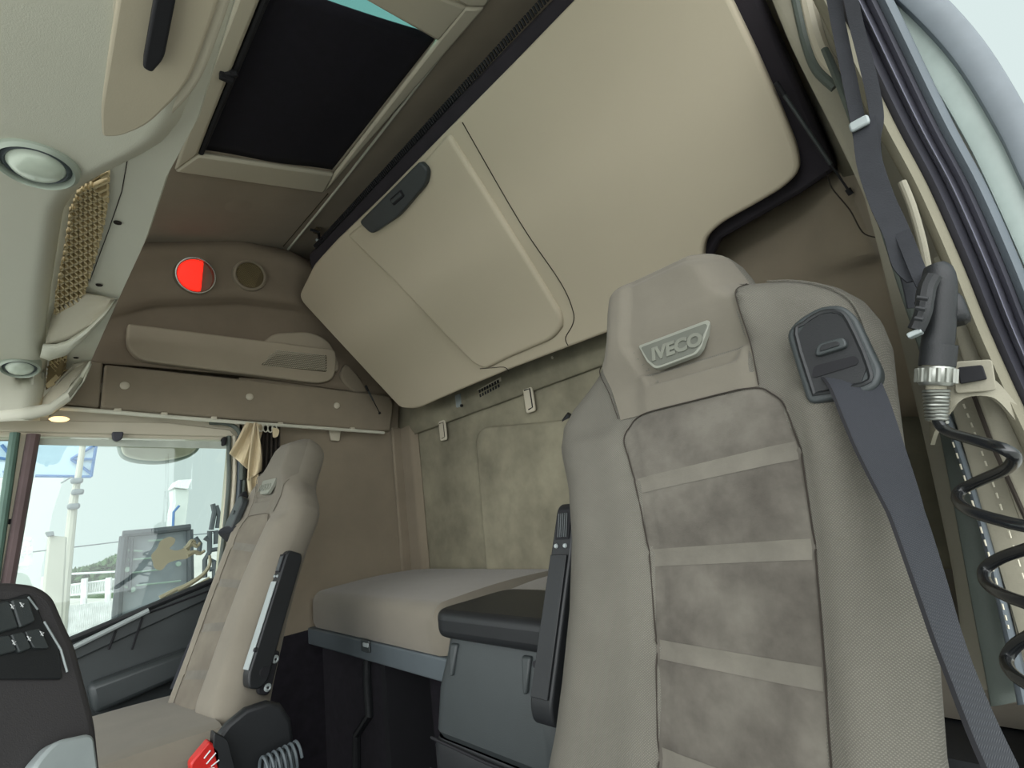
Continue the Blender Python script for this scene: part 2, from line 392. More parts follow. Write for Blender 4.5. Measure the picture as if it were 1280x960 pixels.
MB().slab(rp_, nn*.010).build('lens', redl, t, bevel=.004)
c1, nn = slope(311, 345, .014)
t = thing('round_speaker', c1, 'round beige loudspeaker grille beside the red lamp', 'loudspeaker')
MB().lathe(c1, nn, [(.052, .003), (.056, .008), (.062, .006), (.066, -.01)], 40).build('ring', sidem, t)
MB().lathe(c1, nn, [(0, 0), (.053, 0)], 40).build('cone', mat('speaker_mesh', (96, 84, 58), .8), t)
mb = MB()
for i in range(-8, 9):
    for j in range(-8, 9):
        x = i*.0062+(j % 2)*.003; y = j*.0054
        if x*x+y*y < .049**2: mb.box(c1+e*x+u_*y+nn*.001, .0034, .0034, .002, np.array([e, u_, nn]))
mb.build('mesh', mat('speaker_rib', (132, 118, 84), .8), t, smooth=False)

# ------------------------------------------------------------------ ROOF HATCH
t = thing('roof_hatch', hin[0], 'beige framed roof hatch covered by a dark pulled blind', 'roof hatch')
fr_o = [(219, 208), (406, 236), (634, -42), (355, -80)]
fr_i = [(248, 187), (413, 214), (556, 22), (430, -12), (350, -70)]
def fbar(pts, r=.008, h=.018, nm='frame_bar', mm=None):
    return MB().slab([roof(u, v, 0)-V(0, 0, 0) for u, v in pts], (0, 0, -h)).build(nm, mm or beige, t, bevel=r, seg=2)
fbar([(218, 209), (405, 237), (417, 214), (247, 188)])
fbar([(405, 237), (417, 214), (547, 44), (580, 3), (606, 3)])
fbar([(218, 209), (248, 187), (262, 150), (330, -20), (352, -80), (322, -80), (236, 150)])
fbar([(547, 46), (583, 3), (490, -35), (450, -10), (547, 44)][:4])
fbar([(606, 3), (583, 3), (545, -20), (560, -60), (640, -50)])
# dark blind: sagging cloth a little above the frame
rows = []
for i in range(14):
    s = i/13; A = roof(249+s*92, 191-s*215, .012); B = roof(413+s*134, 216-s*172, .012)
    row = []
    for j in range(20):
        q_ = j/19; p = A+(B-A)*q_
        p = p+V(0, 0, -.006*math.sin(math.pi*q_)*(1 if i else .3)+.004*math.sin(q_*9)*(1-s)*.6)
        row.append(p)
    rows.append(row)
MB().grid(rows).build('blind', shade, t, solid=.003)
A, B = roof(253, 190, -.004), roof(415, 214, -.004)
# front edge bar of the blind along the left
MB().tube([roof(251, 191, -.008), roof(340, -22, -.008)], .008, 8).build('blind_bar', blackm, t)
kn = MB().box(roof(288, 95, -.02), .03, .012, .02).box(roof(283, 97, -.028), .012, .03, .02).tube([roof(297, 92, -.022), roof(281, 94, -.022)], .007)
kn.build('catch', blackm, t, bevel=.002)
# translucent hatch glass above, lit by the sky through the narrow gap
MB().slab([roof(240, 200, .05), roof(420, 225, .05), roof(640, -60, .05), roof(360, -120, .05)], (0, 0, .006)).build('glazing', glass_mat('hatch_glass', (.5, .75, .72), .1), t)
# roof rails and seams behind the hatch
t = thing('roof_rail', roof(420, 238), 'slim pale rail on the roof between hatch and folded bunk', 'rail')
MB().tube([roof(360, 312, -.006), roof(420, 238, -.006), roof(614, -12, -.006)], .0045, 8).build('bar', beige_l, t)
MB().tube([roof(354, 308, -.003), roof(410, 242, -.003)], .002, 6).build('bead', grilld, t)
t = thing('bunk_hook', roof(396, 300, -.02), 'small dark metal hook at the roof corner of the folded bunk', 'hook')
MB().tube([roof(388, 287, -.01), roof(398, 290, -.025), roof(400, 305, -.03), roof(396, 322, -.03)], .006, 8).build('arm', blackm, t)
MB().box(roof(396, 288, -.01), .04, .02, .012).build('plate', grilld, t, bevel=.003)
MB().lathe(roof(397, 300, -.03), (.5, -.6, -.5), [(0, .008), (.006, .008), (.008, 0)], 12).build('pin', edge, t)
tag(MB().slab([roof(478, -18, 0), roof(586, 14, 0), roof(602, -6, 0), roof(500, -50, 0)], (0, 0, -.012)).build('hatch_flap', beige, bevel=.004), 'beige rounded flap at the rear corner of the roof hatch', 'flap')
# screws
tag(MB().lathe(roof(298, 258, -.001), (0, .24, -1), [(0, .002), (.02, .002), (.045, .0)], 24).build('roof_blank', liner), 'faint round blanking disc in the roof below the hatch', 'disc')

# ------------------------------------------------------------------ UPPER BUNK (folded)
bo = [(372, 372), (392, 331), (420, 300), (480, 242), (560, 160), (640, 79), (720, -4), (760, -45), (896, -45), (914, 0), (944, 62), (972, 125), (996, 185), (1000, 215), (978, 236), (940, 258), (900, 280), (880, 300), (878, 330), (880, 352), (860, 372), (770, 412), (640, 461), (575, 488), (520, 512), (500, 510), (470, 478)]
t = thing('upper_bunk', bk(650, 400, 0), 'large beige upper bunk folded up against the rear wall', 'bunk')
pts = [bk(u, v, .0) for u, v in bo]
rr_ = [.05, .03, 0, 0, 0, 0, 0, 0, 0, 0, 0, 0, .05, .06, .04, 0, .03, .03, .02, .03, .02, 0, 0, 0, .05, .02, 0]
MB().slab(rnd(pts, rr_, 6), -BN*.035).build('panel', panelm, t, bevel=.009, seg=4)
# dark mattress behind, longer than the panel on the free edge and on the right
mo = [(388, 336), (385, 318), (400, 303), (560, 132), (700, -12), (735, -60), (925, -60), (1046, 212), (1000, 243), (900, 300), (870, 360), (520, 505), (440, 430)]
MB().slab([bk(u, v, -.033) for u, v in mo], -BN*.06).build('mattress', darkcl, t, bevel=.01)
# ribbed zip edge
mb = MB(); A, B = bk(396, 312, -.03), bk(735, -48, -.03)
for i in range(150):
    p = A+(B-A)*(i/149); mb.box(p+BT*.012, .0045, .016, .006, np.array([XA, BT, BN]))
zz = mb.build('zip', blackm, t)
tag(zz, 'ribbed black zip edge')
# raised central access panel on the underside
ci = [(440, 292), (470, 268), (536, 200), (567, 164), (610, 232), (660, 312), (706, 388), (708, 404), (696, 420), (640, 444), (612, 458), (598, 452), (560, 414), (500, 350)]
MB().slab(rnd([bk(u, v, -.014) for u, v in ci], [0, 0, 0, 0, 0, 0, .04, .05, .05, 0, .04, .04, .02, 0]), BN*.028).build('inner_panel', panelm, t, bevel=.026, seg=8)
mb = MB().tube([bk(u, v, .0003) for u, v in spl([(578, 153), (650, 278), (700, 352), (716, 388), (716, 405), (707, 422), (710, 432)], 5)], .0016, 6)
mb.build('seam', seam, t)
MB().tube([bk(u, v, .001) for u, v in spl([(600, 461), (612, 460), (630, 459), (636, 464)], 4)], .0014, 6).build('seam', seam, t)
# latch plate
lp = rnd([bk(454, 276, .012), bk(500, 230, .012), bk(530, 200, .012), bk(540, 210, .012), bk(538, 228, .012), bk(504, 268, .012), bk(470, 291, .012)], [.02, 0, .01, .02, .02, .03, .02])
la = thing('bunk_latch', bk(495, 247), 'dark grey latch plate on the folded bunk edge', 'latch')
MB().slab(lp, BN*.022).build('plate', grey, la, bevel=.005, seg=3)
ub = (bk(507, 238, 0)-bk(487, 256, 0)); ub /= np.linalg.norm(ub); vb = np.cross(BN, ub)
def rr2(c, a, b, w, h, r): return rnd([c-a*w/2-b*h/2, c+a*w/2-b*h/2, c+a*w/2+b*h/2, c-a*w/2+b*h/2], r)
c = bk(497, 247, .033)
MB().slab(rr2(c, ub, vb, .062, .022, .006), BN*.004).build('button_frame', blackm, la, bevel=.001)
MB().slab(rr2(c, ub, vb, .050, .012, .004), BN*.008).build('button', grey, la, bevel=.002)
# faint pressed marks on panel
# bunk struts
def strut(name, a, b, r, label, mid=.55):
    s = thing(name, a, label, 'gas strut'); a, b = np.array(a), np.array(b); m = a+(b-a)*mid
    MB().tube([a, m], r, 12).build('cylinder', grey, s)
    MB().tube([m, b], r*.55, 10).build('rod', blackm, s)
    MB().tube([b-(b-a)*.05, b], r*1.4, 10).build('end_fitting', blackm, s)
    MB().lathe(a, b-a, [(0, -.01), (r*1.3, -.008), (r*1.3, .02), (0, .02)], 12).build('end_fitting', blackm, s)
strut('gas_strut', bk(973, 108, .0), PY(1064, 243, 1.10), .0036, 'slim gas strut on the dark right end of the folded bunk', .72)
strut('gas_strut', PX(458, 484, -1.99), PX(475, 517, -2.04), .004, 'short black strut under the left corner of the folded bunk', .5)

# molding at the rear right, below the folded bunk
mo = [PY(878, 345, 1.27), PY(886, 306, 1.27), PY(940, 268, 1.27), PY(1000, 238, 1.26), PY(1046, 212, 1.20), PY(1090, 200, 1.05)]
mo2 = [PY(880, 400, 1.26), PY(900, 380, 1.26), PY(950, 350, 1.26), PY(1010, 320, 1.24), PY(1095, 300, 1.12), PY(1110, 296, 1.0)]
mo3 = [PY(880, 470, 1.29), PY(920, 440, 1.29), PY(960, 400, 1.29), PY(1010, 375, 1.28), PY(1110, 340, 1.2), PY(1125, 330, 1.1)]
mo4 = [PY(880, 560, 1.29), PY(940, 540, 1.29), PY(1000, 530, 1.29), PY(1060, 520, 1.28), PY(1160, 520, 1.22), PY(1180, 515, 1.15)]
struct(ruled([mo, mo2, mo3, mo4], 24, 5).build('wall_right_rear', sidem, solid=.01, soff=1))
tag(MB().tube(spl([PY(880, 318, 1.2), PY(886, 302, 1.2), PY(900, 290, 1.2), PY(945, 264, 1.2), PY(985, 244, 1.18), PY(1000, 230, 1.16), PY(1012, 220, 1.14)], 5), .007, 8).build('shadow_gap', blackm),
    'black edging standing for the shadow gap along the lower right corner of the bunk', 'edging')  # black tube put in as the shade of the gap between panel and moulding
# upper right wall beyond the bunk end
ur = [PY(900, -40, 1.10), PY(925, 10, 1.12), PY(955, 60, 1.13), PY(1000, 140, 1.14), PY(1046, 208, 1.15), PY(1070, 250, 1.15), PY(1108, 310, 1.12)]
ur2 = [PY(1010, -60, .95), PY(1040, 10, .95), PY(1062, 60, .95), PY(1085, 120, .95), PY(1105, 180, .95), PY(1135, 250, .95), PY(1170, 320, .95)]
struct(ruled([ur, ur2], 20).build('wall_right', leather, solid=.01, soff=1))
for k, (pp, r) in enumerate((([(990, -30), (1000, 20), (1010, 60), (1022, 88), (1045, 110)], .008), ([(1004, -30), (1014, 20), (1024, 56), (1036, 80), (1060, 100)], .012))):
    tag(MB().tube(spl([PY(u, v, .90) for u, v in pp], 6), r, 10).build('roof_trim', beige if k else trimg), ['thin dark bead curving at the top right corner', 'thick beige rounded moulding at the top right corner'][k], 'moulding')
tag(MB().tube(spl([PY(1033, 215, 1.11), PY(1040, 235, 1.08), PY(1062, 262, 1.07), PY(1078, 290, 1.05), PY(1095, 297, 1.02)], 5), .0012, 6).build('wall_seam', seam), 'thin seam line on beige wall below the long strut', 'seam')

# ------------------------------------------------------------------ rear wall fittings
t = thing('metal_catch', PY(575, 500, 1.24), 'small metal catch under the folded bunk', 'catch')
MB().slab(rr2(PY(575, 501, 1.288), XA, ZA, .034, .055, .006), (0, -.012, 0)).build('plate', edge, t, bevel=.003)
MB().lathe(PY(576, 507, 1.266), (0, -1, 0), [(0, -.008), (.006, -.008), (.006, .000), (0, .000)], 12).build('hole', blackm, t)
t = thing('air_vent', PY(614, 481, 1.25), 'small slotted air vent under the folded bunk', 'vent')
c = PY(613, 486, 1.288); ax = PY(635, 470, 1.288)-PY(592, 493, 1.288); ax /= np.linalg.norm(ax); az = np.cross(ax, YA)
az = az if az[2] > 0 else -az
MB().slab(rr2(c, ax, az, .15, .044, .004), (0, -.006, 0)).build('plate', beige, t, bevel=.002)
for j in range(2):
    for i in range(8):
        MB().slab(rr2(c+V(0, -.006, 0)+ax*((i-3.5)*.016)+az*(.009-j*.018), ax, az, .010, .012, 0), (0, -.002, 0)).build('slot', blackm, t)
for (u, v, h, lab) in ((555, 538, .078, 'small upright cream retainer plate nearest the rear corner'), (663, 499, .085, 'larger cream retainer plate with a dark slot edge on rear wall')):
    c = PY(u, v, 1.298); t = thing('retainer_plate', c, lab, 'retainer plate', 'retainer plates on the rear wall')
    MB().slab(rr2(c, XA, ZA, .046, h*1.15, .012), (0, -.010, 0)).build('plate', beige, t, bevel=.004, seg=3)
    mb = MB()
    mb.tube([c+V(-.015, -.0105, h*.42), c+V(.014, -.011, h*.42), c+V(.015, -.011, -h*.40), c+V(-.006, -.011, -h*.44)], .0016 if u < 600 else .0024, 6)
    mb.build('groove', seam if u < 600 else blackm, t)
tag(MB().tube([PY(u, v, 1.298) for u, v in ((712, 518), (703, 530), (698, 552), (706, 567))], .010, 8).build('belt_guide', black), 'black hook showing behind the left shoulder of the driver seat', 'hook')
tag(MB().lathe(PY(691, 447, 1.25), (0, -1, 0), [(0, .004), (.005, .004), (.006, 0)], 12).build('wall_stud', beige), 'tiny round stud right of the vent', 'stud')

# ------------------------------------------------------------------ LOWER BUNK
t = thing('lower_bunk', V(-1.5, 1.0, -.39), 'beige lower bunk mattress on a blue grey rail', 'bunk')
def pillow(x0, x1, y0f, y1, z0, z1, r=.05, nx=24, ny=14, slope_=None):
    # rounded cushion; y0f(x) front edge
    mb = MB(); rows = []
    for i in range(nx+1):
        x = x0+(x1-x0)*i/nx; ex = min(x-x0, x1-x)
        kx = 1-math.sqrt(max(0, 1-(1-min(ex/r, 1))**2))
        yf = y0f(x); row = [V(x, y1, z0)]
        prof = []
        for k in range(7):
            a = math.pi/2*k/6
            prof.append((yf+r*(1-math.cos(a)) if True else 0, z1-r+r*math.sin(a)))
        row = [V(x, yf+.01, z0), V(x, yf, z0+.02)]+[V(x, a, b) for a, b in prof]
        for k in range(1, ny+1):
            y = yf+r+(y1-yf-r)*k/ny; row.append(V(x, y, z1+.008*math.sin(math.pi*k/ny)))
        row = [V(p[0], p[1]+kx*r*.6*(1 if p[1] < (yf+y1)/2 else 0), p[2]-kx*r*.8*((p[2]-z0)/(z1-z0))) for p in row]
        rows.append(row)
    mb.grid(rows); n = len(rows[0]); k = (len(rows)-1)*n
    mb.f += [tuple(range(n)), tuple(k+n-1-i for i in range(n))]; return mb
pillow(-2.09, -1.165, lambda x: .82-(x+2.09)*.03, 1.30, -.36, -.232, .04).build('mattress', matt, t)
pillow(-1.15, -.05, lambda x: .92, 1.30, -.36, -.232, .04).build('mattress', matt, t)
rl = MB().slab([V(-2.10, .815, -.42), V(-.95, .795, -.42), V(-.95, .795, -.362), V(-2.10, .815, -.362)], (0, .03, 0))
rl.build('rail', greym, t, bevel=.005)
MB().slab([V(-2.10, .84, -.375), V(-.10, .82, -.375), V(-.10, 1.30, -.375), V(-2.10, 1.30, -.375)], (0, 0, .012)).build('base_board', black, t)
lt = MB().slab(rr2(PY(458, 807, .803), XA, ZA, .055, .035, .005), (0, -.006, 0)).build('rail_catch', grey, t, bevel=.002)
MB().slab(rr2(PY(458, 806, .797), XA, ZA, .034, .012, .003), (0, -.004, 0)).build('slot', edge, lt, bevel=.001)
# locker under the bunk
t = thing('under_bunk_locker', V(-1.6, 1.0, FLOOR), 'dark locker panel below the bunk with an angled rib', 'locker')
MB().slab([V(-2.1, .87, FLOOR), V(-1.62, .87, FLOOR), V(-1.62, .87, -.42), V(-2.1, .87, -.42)], (0, .03, 0)).build('panel', carpet, t)
MB().slab([V(-1.62, 1.02, FLOOR), V(-.1, 1.02, FLOOR), V(-.1, 1.02, -.38), V(-1.62, 1.02, -.38)], (0, .03, 0)).build('panel', carpet, t)
ribp = [PY(459, 815, .86), PY(459, 850, .86), PY(462, 893, .86), PY(446, 918, .86), PY(446, 985, .86)]
MB().tube(spl(ribp, 1), .014, 10).build('rib', black, t)
MB().slab([V(-1.63, .86, FLOOR), V(-1.60, .86, FLOOR), V(-1.60, 1.03, FLOOR), V(-1.63, 1.03, FLOOR)], (0, 0, .75)).build('side_panel', blackm, t)

# ------------------------------------------------------------------ storage box with armrest lid behind the driver seat
t = thing('console_box', V(-.87, .75, FLOOR), 'dark grey storage box with padded black lid beside driver seat', 'storage box')
yb = .68
lid = [PY(550, 795, yb), PY(552, 778, yb), PY(572, 768, yb), PY(604, 763, .75), PY(690, 769, .75), PY(690, 800, yb), PY(676, 818, yb), PY(600, 808, yb)]
x0, x1 = PY(550, 795, yb)[0], PY(688, 795, yb)[0]
zt = PY(600, 780, .70)[2]
def rbox(x0, x1, y0, y1, z0, z1, r, seg=4): # box with rounded vertical corners
    return rnd([V(x0, y0, z0), V(x1, y0, z0), V(x1, y1, z0), V(x0, y1, z0)], r, seg), (0, 0, z1-z0)
pl, vv = rbox(-1.015, -.63, .66, .90, -.262, -.205, .05)
MB().slab(pl, vv).build('lid', black, t, bevel=.018, seg=4)
# body: lofted, front bulging
def sect(z, y0, xa, xb, r=.04): return rnd([V(xa, y0, z), V(xb, y0, z), V(xb, .88, z), V(xa, .88, z)], r, 5)
secs = [sect(-.262, .685, -1.0, -.66), sect(-.29, .675, -1.0, -.66), sect(-.36, .66, -1.02, -.66), sect(-.44, .655, -1.035, -.66), sect(-.455, .665, -1.035, -.66)]
MB().grid([s+[s[0]] for s in secs]).build('body', grey, t)
secs = [sect(-.455, .66, -1.04, -.66), sect(-.47, .652, -1.045, -.66), sect(-.55, .652, -1.045, -.66), sect(-.58, .66, -1.04, -.66), sect(-1.14, .68, -1.03, -.66)]
MB().grid([s+[s[0]] for s in secs]).build('lower_body', black, t)
MB().tube([V(-1.04, .655, -.458), V(-.85, .648, -.458), V(-.67, .65, -.458)], .003, 6).build('gap', blackm, t)
MB().tube([V(-1.045, .65, -.515), V(-.85, .645, -.52), V(-.67, .65, -.52)], .003, 6).build('groove', blackm, t)
MB().slab(rnd([V(-.93, .62, -.62), V(-.66, .62, -.62), V(-.66, .60, -.575), V(-.90, .60, -.575)], .01), (0, .05, 0)).build('drawer_pull', grey, t, bevel=.01)
for xx in (-.955, -.735):
    MB().slab([V(xx-.012, .685, -.272), V(xx+.012, .685, -.272), V(xx+.004, .67, -.33), V(xx-.004, .67, -.33)], (0, -.012, 0)).build('rib', grey, t, bevel=.004)

# ------------------------------------------------------------------ OVERHEAD CONSOLE (front)
def con(u, v, dz=0):
    p = PZ(u, v, .60+dz)
    if p[0] < -2.02 or p[2]*ray(u, v)[2] < 0 or ray(u, v)[2] < .05: p = PX(u, v, -2.02-dz)
    return p
def interp(x, tab):
    xs = [a for a, b in tab]; ys = [b for a, b in tab]; return float(np.interp(x, xs, ys))
t = thing('overhead_console', V(-1.3, 0, .6), 'pale grey beige overhead console with curved edge above the windscreen', 'overhead console')
uR = [(-80, 322), (0, 292), (97, 262), (150, 246), (221, 208), (300, 182), (356, 156), (400, 136), (452, 113), (480, 100), (505, 84), (522, 60)]
uF = [(-80, 322), (0, 288), (97, 246), (150, 225), (176, 204), (191, 180), (210, 142), (225, 112), (240, 92), (262, 79), (319, 70), (356, 64), (405, 58), (433, 57), (446, 60), (490, 55), (510, 51), (522, 50)]
rows = []
for i in range(61):
    v = -80+602*i/60; r_ = interp(v, uR); l_ = interp(v, uF)-22
    row = [con(l_+(r_-l_)*j/8, v, 0) for j in range(9)]; row.append(row[-1]+V(0, .004, .012)); row.append(row[-1]+V(0, 0, .12)); rows.append(row)
MB().grid(rows).build('back_strip', beige_l, t)
rows = []
for i in range(81):
    v = -80+606*i/80; r_ = interp(v, uF); row = []
    for j in range(31):
        s = j/30; u = -130+(r_+130)*(1-(1-s)**1.6); e_ = r_-u
        dz = -.050*math.sqrt(max(0, 1-(1-min(e_/26, 1))**2))
        dz -= .012*math.sin(min(max((v+80)/600, 0), 1)*math.pi)
        row.append(con(u, v, dz))
    rows.append(row)
MB().grid(rows).build('fascia', beige_l, t, ang=80)
# pods closing the grille recesses
def conslab(pts, dz, th, nm, m, par, r=.01, bev=.004):
    return MB().slab(rnd([con(u, v, dz) for u, v in pts], r), (0, 0, th)).build(nm, m, par, bevel=bev, seg=3)
rows = []
for (a, b) in (((56, 433), (66, 392)), ((70, 431), (85, 378)), ((84, 426), (107, 367)), ((112, 409), (128, 370)), ((130, 392), (140, 372)), ((143, 379), (145, 374))):
    rows.append([con(a[0]+(b[0]-a[0])*k/6, a[1]+(b[1]-a[1])*k/6, -.045+.035*k/6) for k in range(7)])
MB().grid(rows).build('grille_pod', beige, t, solid=.004)
rows = []
for (a, b) in (((50, 446), (54, 430)), ((62, 450), (70, 430)), ((84, 443), (86, 425)), ((104, 424), (112, 408)), ((130, 396), (134, 388)), ((146, 375), (146, 373))):
    rows.append([con(a[0]+(b[0]-a[0])*k/4, a[1]+(b[1]-a[1])*k/4, -.048-.010*math.sin(math.pi*k/4)) for k in range(5)])
MB().grid(rows).build('lip', beige_l, t, solid=.004)
rows = []
for (a, b) in (((52, 512), (54, 498)), ((68, 505), (70, 478)), ((86, 488), (92, 455)), ((100, 470), (106, 452)), ((112, 454), (113, 451))):
    rows.append([con(a[0]+(b[0]-a[0])*k/5, a[1]+(b[1]-a[1])*k/5, -.04+.03*k/5) for k in range(6)])
MB().grid(rows).build('grille_pod', beige, t, solid=.004)
rows = []
for (a, b) in (((0, 527), (0, 512)), ((40, 524), (40, 508)), ((64, 518), (62, 505)), ((88, 501), (84, 489)), ((104, 478), (100, 468)), ((114, 455), (113, 451))):
    rows.append([con(a[0]+(b[0]-a[0])*k/4, a[1]+(b[1]-a[1])*k/4, -.046-.008*math.sin(math.pi*k/4)) for k in range(5)])
MB().grid(rows).build('lip', beige_l, t, solid=.004)
# seam on the strip, sockets
MB().tube([con(160, 195, -.001), con(152, 240, -.001), con(135, 290, -.001), con(112, 352, -.001)], .0007, 5).build('seam', seam, t)
for (u, v) in ((147, 278), (124, 356), (95, 447)):
    MB().lathe(con(u, v, -.001), (0, 0, -1), [(0, 0), (.003, 0), (.004, .002), (.006, .002), (.0065, 0)], 16).build('screw_cap', seam, t)
# grilles: boards with a lattice of slanted louvres
def lattice(poly, nu, nv, du, nm):
    bd = conslab(poly, -.004, .003, nm, grillb, t, .003, 0)
    mb = MB(); P2 = poly
    def inside(x, y):
        c = False; n = len(P2)
        for i in range(n):
            (x1, y1), (x2, y2) = P2[i], P2[i-1]
            if (y1 > y) != (y2 > y) and x < (x2-x1)*(y-y1)/(y2-y1)+x1: c = not c
        return c
    ys = [p[1] for p in poly]; xs = [p[0] for p in poly]
    y = min(ys); k = 0
    def seg(a, b, w):
        pa, pb = con(a[0], a[1], -.012), con(b[0], b[1], -.012)
        d = pb-pa; l = np.linalg.norm(d); d /= l; s = np.cross(d, ZA); s /= np.linalg.norm(s)
        mb.box((pa+pb)/2, l, w, .010, np.array([d, s, np.cross(d, s)]))
    step = nv
    while y < max(ys)+40:
        # clip long slanted slats, both ways
        for sl, w in ((-.45, .0038), (1.0, .0030)):
            pts_in = [x for x in np.arange(min(xs), max(xs), 1.0) if inside(x, y+sl*(x-min(xs))-(30 if sl > 0 else 0))]
            if len(pts_in) > 3:
                a, b = pts_in[0], pts_in[-1]; o = (30 if sl > 0 else 0)
                seg((a, y+sl*(a-min(xs))-o), (b, y+sl*(b-min(xs))-o), w)
        y += step
    mb.build('lattice', grillm, bd, smooth=False)
lattice([(137, 213), (135, 250), (128, 290), (120, 320), (107, 364), (90, 385), (66, 403), (70, 365), (80, 315), (88, 262), (98, 238)], 9, 8.5, 0, 'grille')
lattice([(84, 440), (82, 462), (72, 476), (57, 488), (60, 462), (63, 450)], 6, 5.5, 0, 'grille')
# storage recess with lid (upper)
conslab([(112, 140), (113, 182), (130, 186), (160, 178), (195, 165), (250, 110), (290, 0), (300, -60), (150, -60)], -.056, .012, 'recess_lid', beige, t, .05, .006)
conslab([(124, 140), (126, 172), (150, 172), (185, 158), (235, 108), (275, 0), (280, -60), (155, -60)], -.062, .012, 'inner_lid', panelm, t, .04, .004)
conslab([(195, -10), (222, -10), (205, 75), (190, 92), (178, 86)], -.078, .02, 'pull_handle', blackm, t, .01, .005)
# dome lamps
for (u, v, r, lab) in ((46, 203, .047, 'large oval chrome ringed lamp on the console near the top left'), (25, 458, .044, 'smaller round lamp on the console above the passenger window')):
    c = con(u, v, -.062); d = con(u, v, -.058); n = V(.35 if v > 300 else .1, .0, -1); n /= np.linalg.norm(n)
    l_ = thing('dome_lamp', c, lab, 'lamp', 'console dome lamps')
    MB().lathe(c, n, [(r*.80, -.004), (r*.80, .006), (r*.87, .012), (r*.97, .008), (r*1.0, 0), (r*1.0, -.014)], 40).build('ring', mat('lamp_ring_%d' % u, (176, 186, 174), .3, metal=.3, namt=.05), l_)
    MB().lathe(c, n, [(r*.66, .006), (r*.70, .008), (r*.80, .003)], 40).build('inner_ring', greym, l_)
    MB().lathe(c, n, [(0, .018), (r*.35, .017), (r*.55, .013), (r*.68, .004)], 40).build('lens', lensm, l_)
# warm courtesy lamp at the door head
tag(MB().lathe(PX(74, 524, -2.0), (0, 0, -1), [(0, .006), (.018, .005), (.024, 0), (.018, -.005), (0, -.006)], 24).build('courtesy_lamp', amber), 'small warm lit lamp under the console above the passenger window', 'lamp')

# ------------------------------------------------------------------ PASSENGER DOOR
def pd(u, v, x=-2.10): return PX(u, v, x)
def dslab(pts, nm, m, x=-2.10, th=-.04, bev=.004, r=0, par=None): return MB().slab(rnd([pd(u, v, x) for u, v in pts], r), (th, 0, 0)).build(nm, m, par, bevel=bev)
t = thing('door_1', V(-2.1, .25, FLOOR), 'passenger door with large window and dark inner panel', 'door'); t['kind'] = 'structure'
dslab([(-90, 505), (200, 515), (303, 527), (306, 556), (287, 550), (38, 545), (-90, 541)], 'header', beige, par=t)
dslab([(-60, 523), (210, 528), (288, 537), (294, 545), (284, 546), (38, 540), (-60, 537)], 'header_rib', beige, x=-2.09, th=-.02, par=t)
dslab([(287, 548), (306, 552), (306, 640), (296, 745), (272, 724)], 'rear_post', beige, par=t)
for (du, m_, r_, x) in ((0, trimg, .008, -2.085), (7, beige, .007, -2.08), (13, gasket, .008, -2.08), (19, trimg, .007, -2.08)):
    MB().tube(spl([pd(286+du, 545, x), pd(286+du, 600, x), pd(281+du, 660, x), pd(273+du, 728, x)], 4), r_, 8).build('seal', m_, t)
MB().tube(spl([pd(262, 528, -2.07), pd(286, 530, -2.07), pd(299, 540, -2.07), pd(303, 560, -2.07), pd(302, 600, -2.07)], 5), .009, 8).build('corner_seal', trimg, t)
dslab([(18, 543), (40, 543), (14, 725), (-10, 830), (-40, 830), (-6, 725)], 'front_post', mat('pillar_beige', (196, 188, 166), .6, namt=.05), x=-2.09, par=t)
MB().tube([pd(42, 543, -2.08), pd(10, 728, -2.08), pd(-8, 830, -2.08)], .016, 10).build('seal', mat('purple_brown_seal', (100, 84, 84), .7), t)
MB().tube([pd(19, 541, -2.07), pd(-6, 715, -2.07), pd(-20, 830, -2.07)], .012, 10).build('seal', mat('green_seal', (92, 120, 108), .6), t)
MB().lathe(pd(12, 652, -2.088), (1, 0, 0), [(0, .006), (.006, .005), (.008, 0)], 12).build('bolt', blackm, t)
dslab([(273, 722), (298, 735), (298, 1000), (-200, 1200), (-200, 920), (95, 797)], 'inner_panel', grey, x=-2.10, par=t)
dslab([(274, 724), (290, 735), (100, 823), (60, 840), (60, 815)], 'sill', grey, x=-2.085, th=-.02, par=t)
MB().tube([pd(275, 722, -2.08), pd(95, 797, -2.08), pd(0, 838, -2.08)], .010, 8).build('sill_seal', black, t)
MB().tube([pd(186, 763, -2.07), pd(105, 803, -2.07), pd(20, 845, -2.07)], .008, 8).build('sill_strip', edge, t)
for a_, b_ in (((178, 772), (165, 812)), ((145, 788), (136, 812)), ((187, 766), (270, 735))):
    MB().tube([pd(*a_, -2.082), pd(*b_, -2.082)], .003, 6).build('panel_groove', blackm, t)
dslab([(110, 858), (235, 812), (258, 818), (240, 842), (118, 895)], 'door_armrest', grey, x=-2.03, th=-.07, bev=.015, par=t)
MB().slab([pd(38, 545, -2.105), pd(288, 549, -2.105), pd(274, 723, -2.105), pd(90, 800, -2.105), pd(-10, 842, -2.105)], (-.005, 0, 0)).build('window_glass', glassm, t)
MB().slab([pd(46, 548, -2.098), pd(287, 552, -2.098), pd(286, 561, -2.098), pd(45, 556, -2.098)], (-.002, 0, 0)).build('blind_hem', mat('blind_hem_pale', (190, 198, 186), .7), t)
MB().slab(rnd([pd(139, 541, -2.08), pd(154, 541, -2.08), pd(152, 550, -2.08), pd(145, 553, -2.08), pd(140, 550, -2.08)], .006), (.02, 0, 0)).build('blind_catch', gaskd, t, bevel=.003)
dslab([(279, 546), (284, 546), (283, 556), (279, 556)], 'blind_hook', blackm, x=-2.07, par=t)
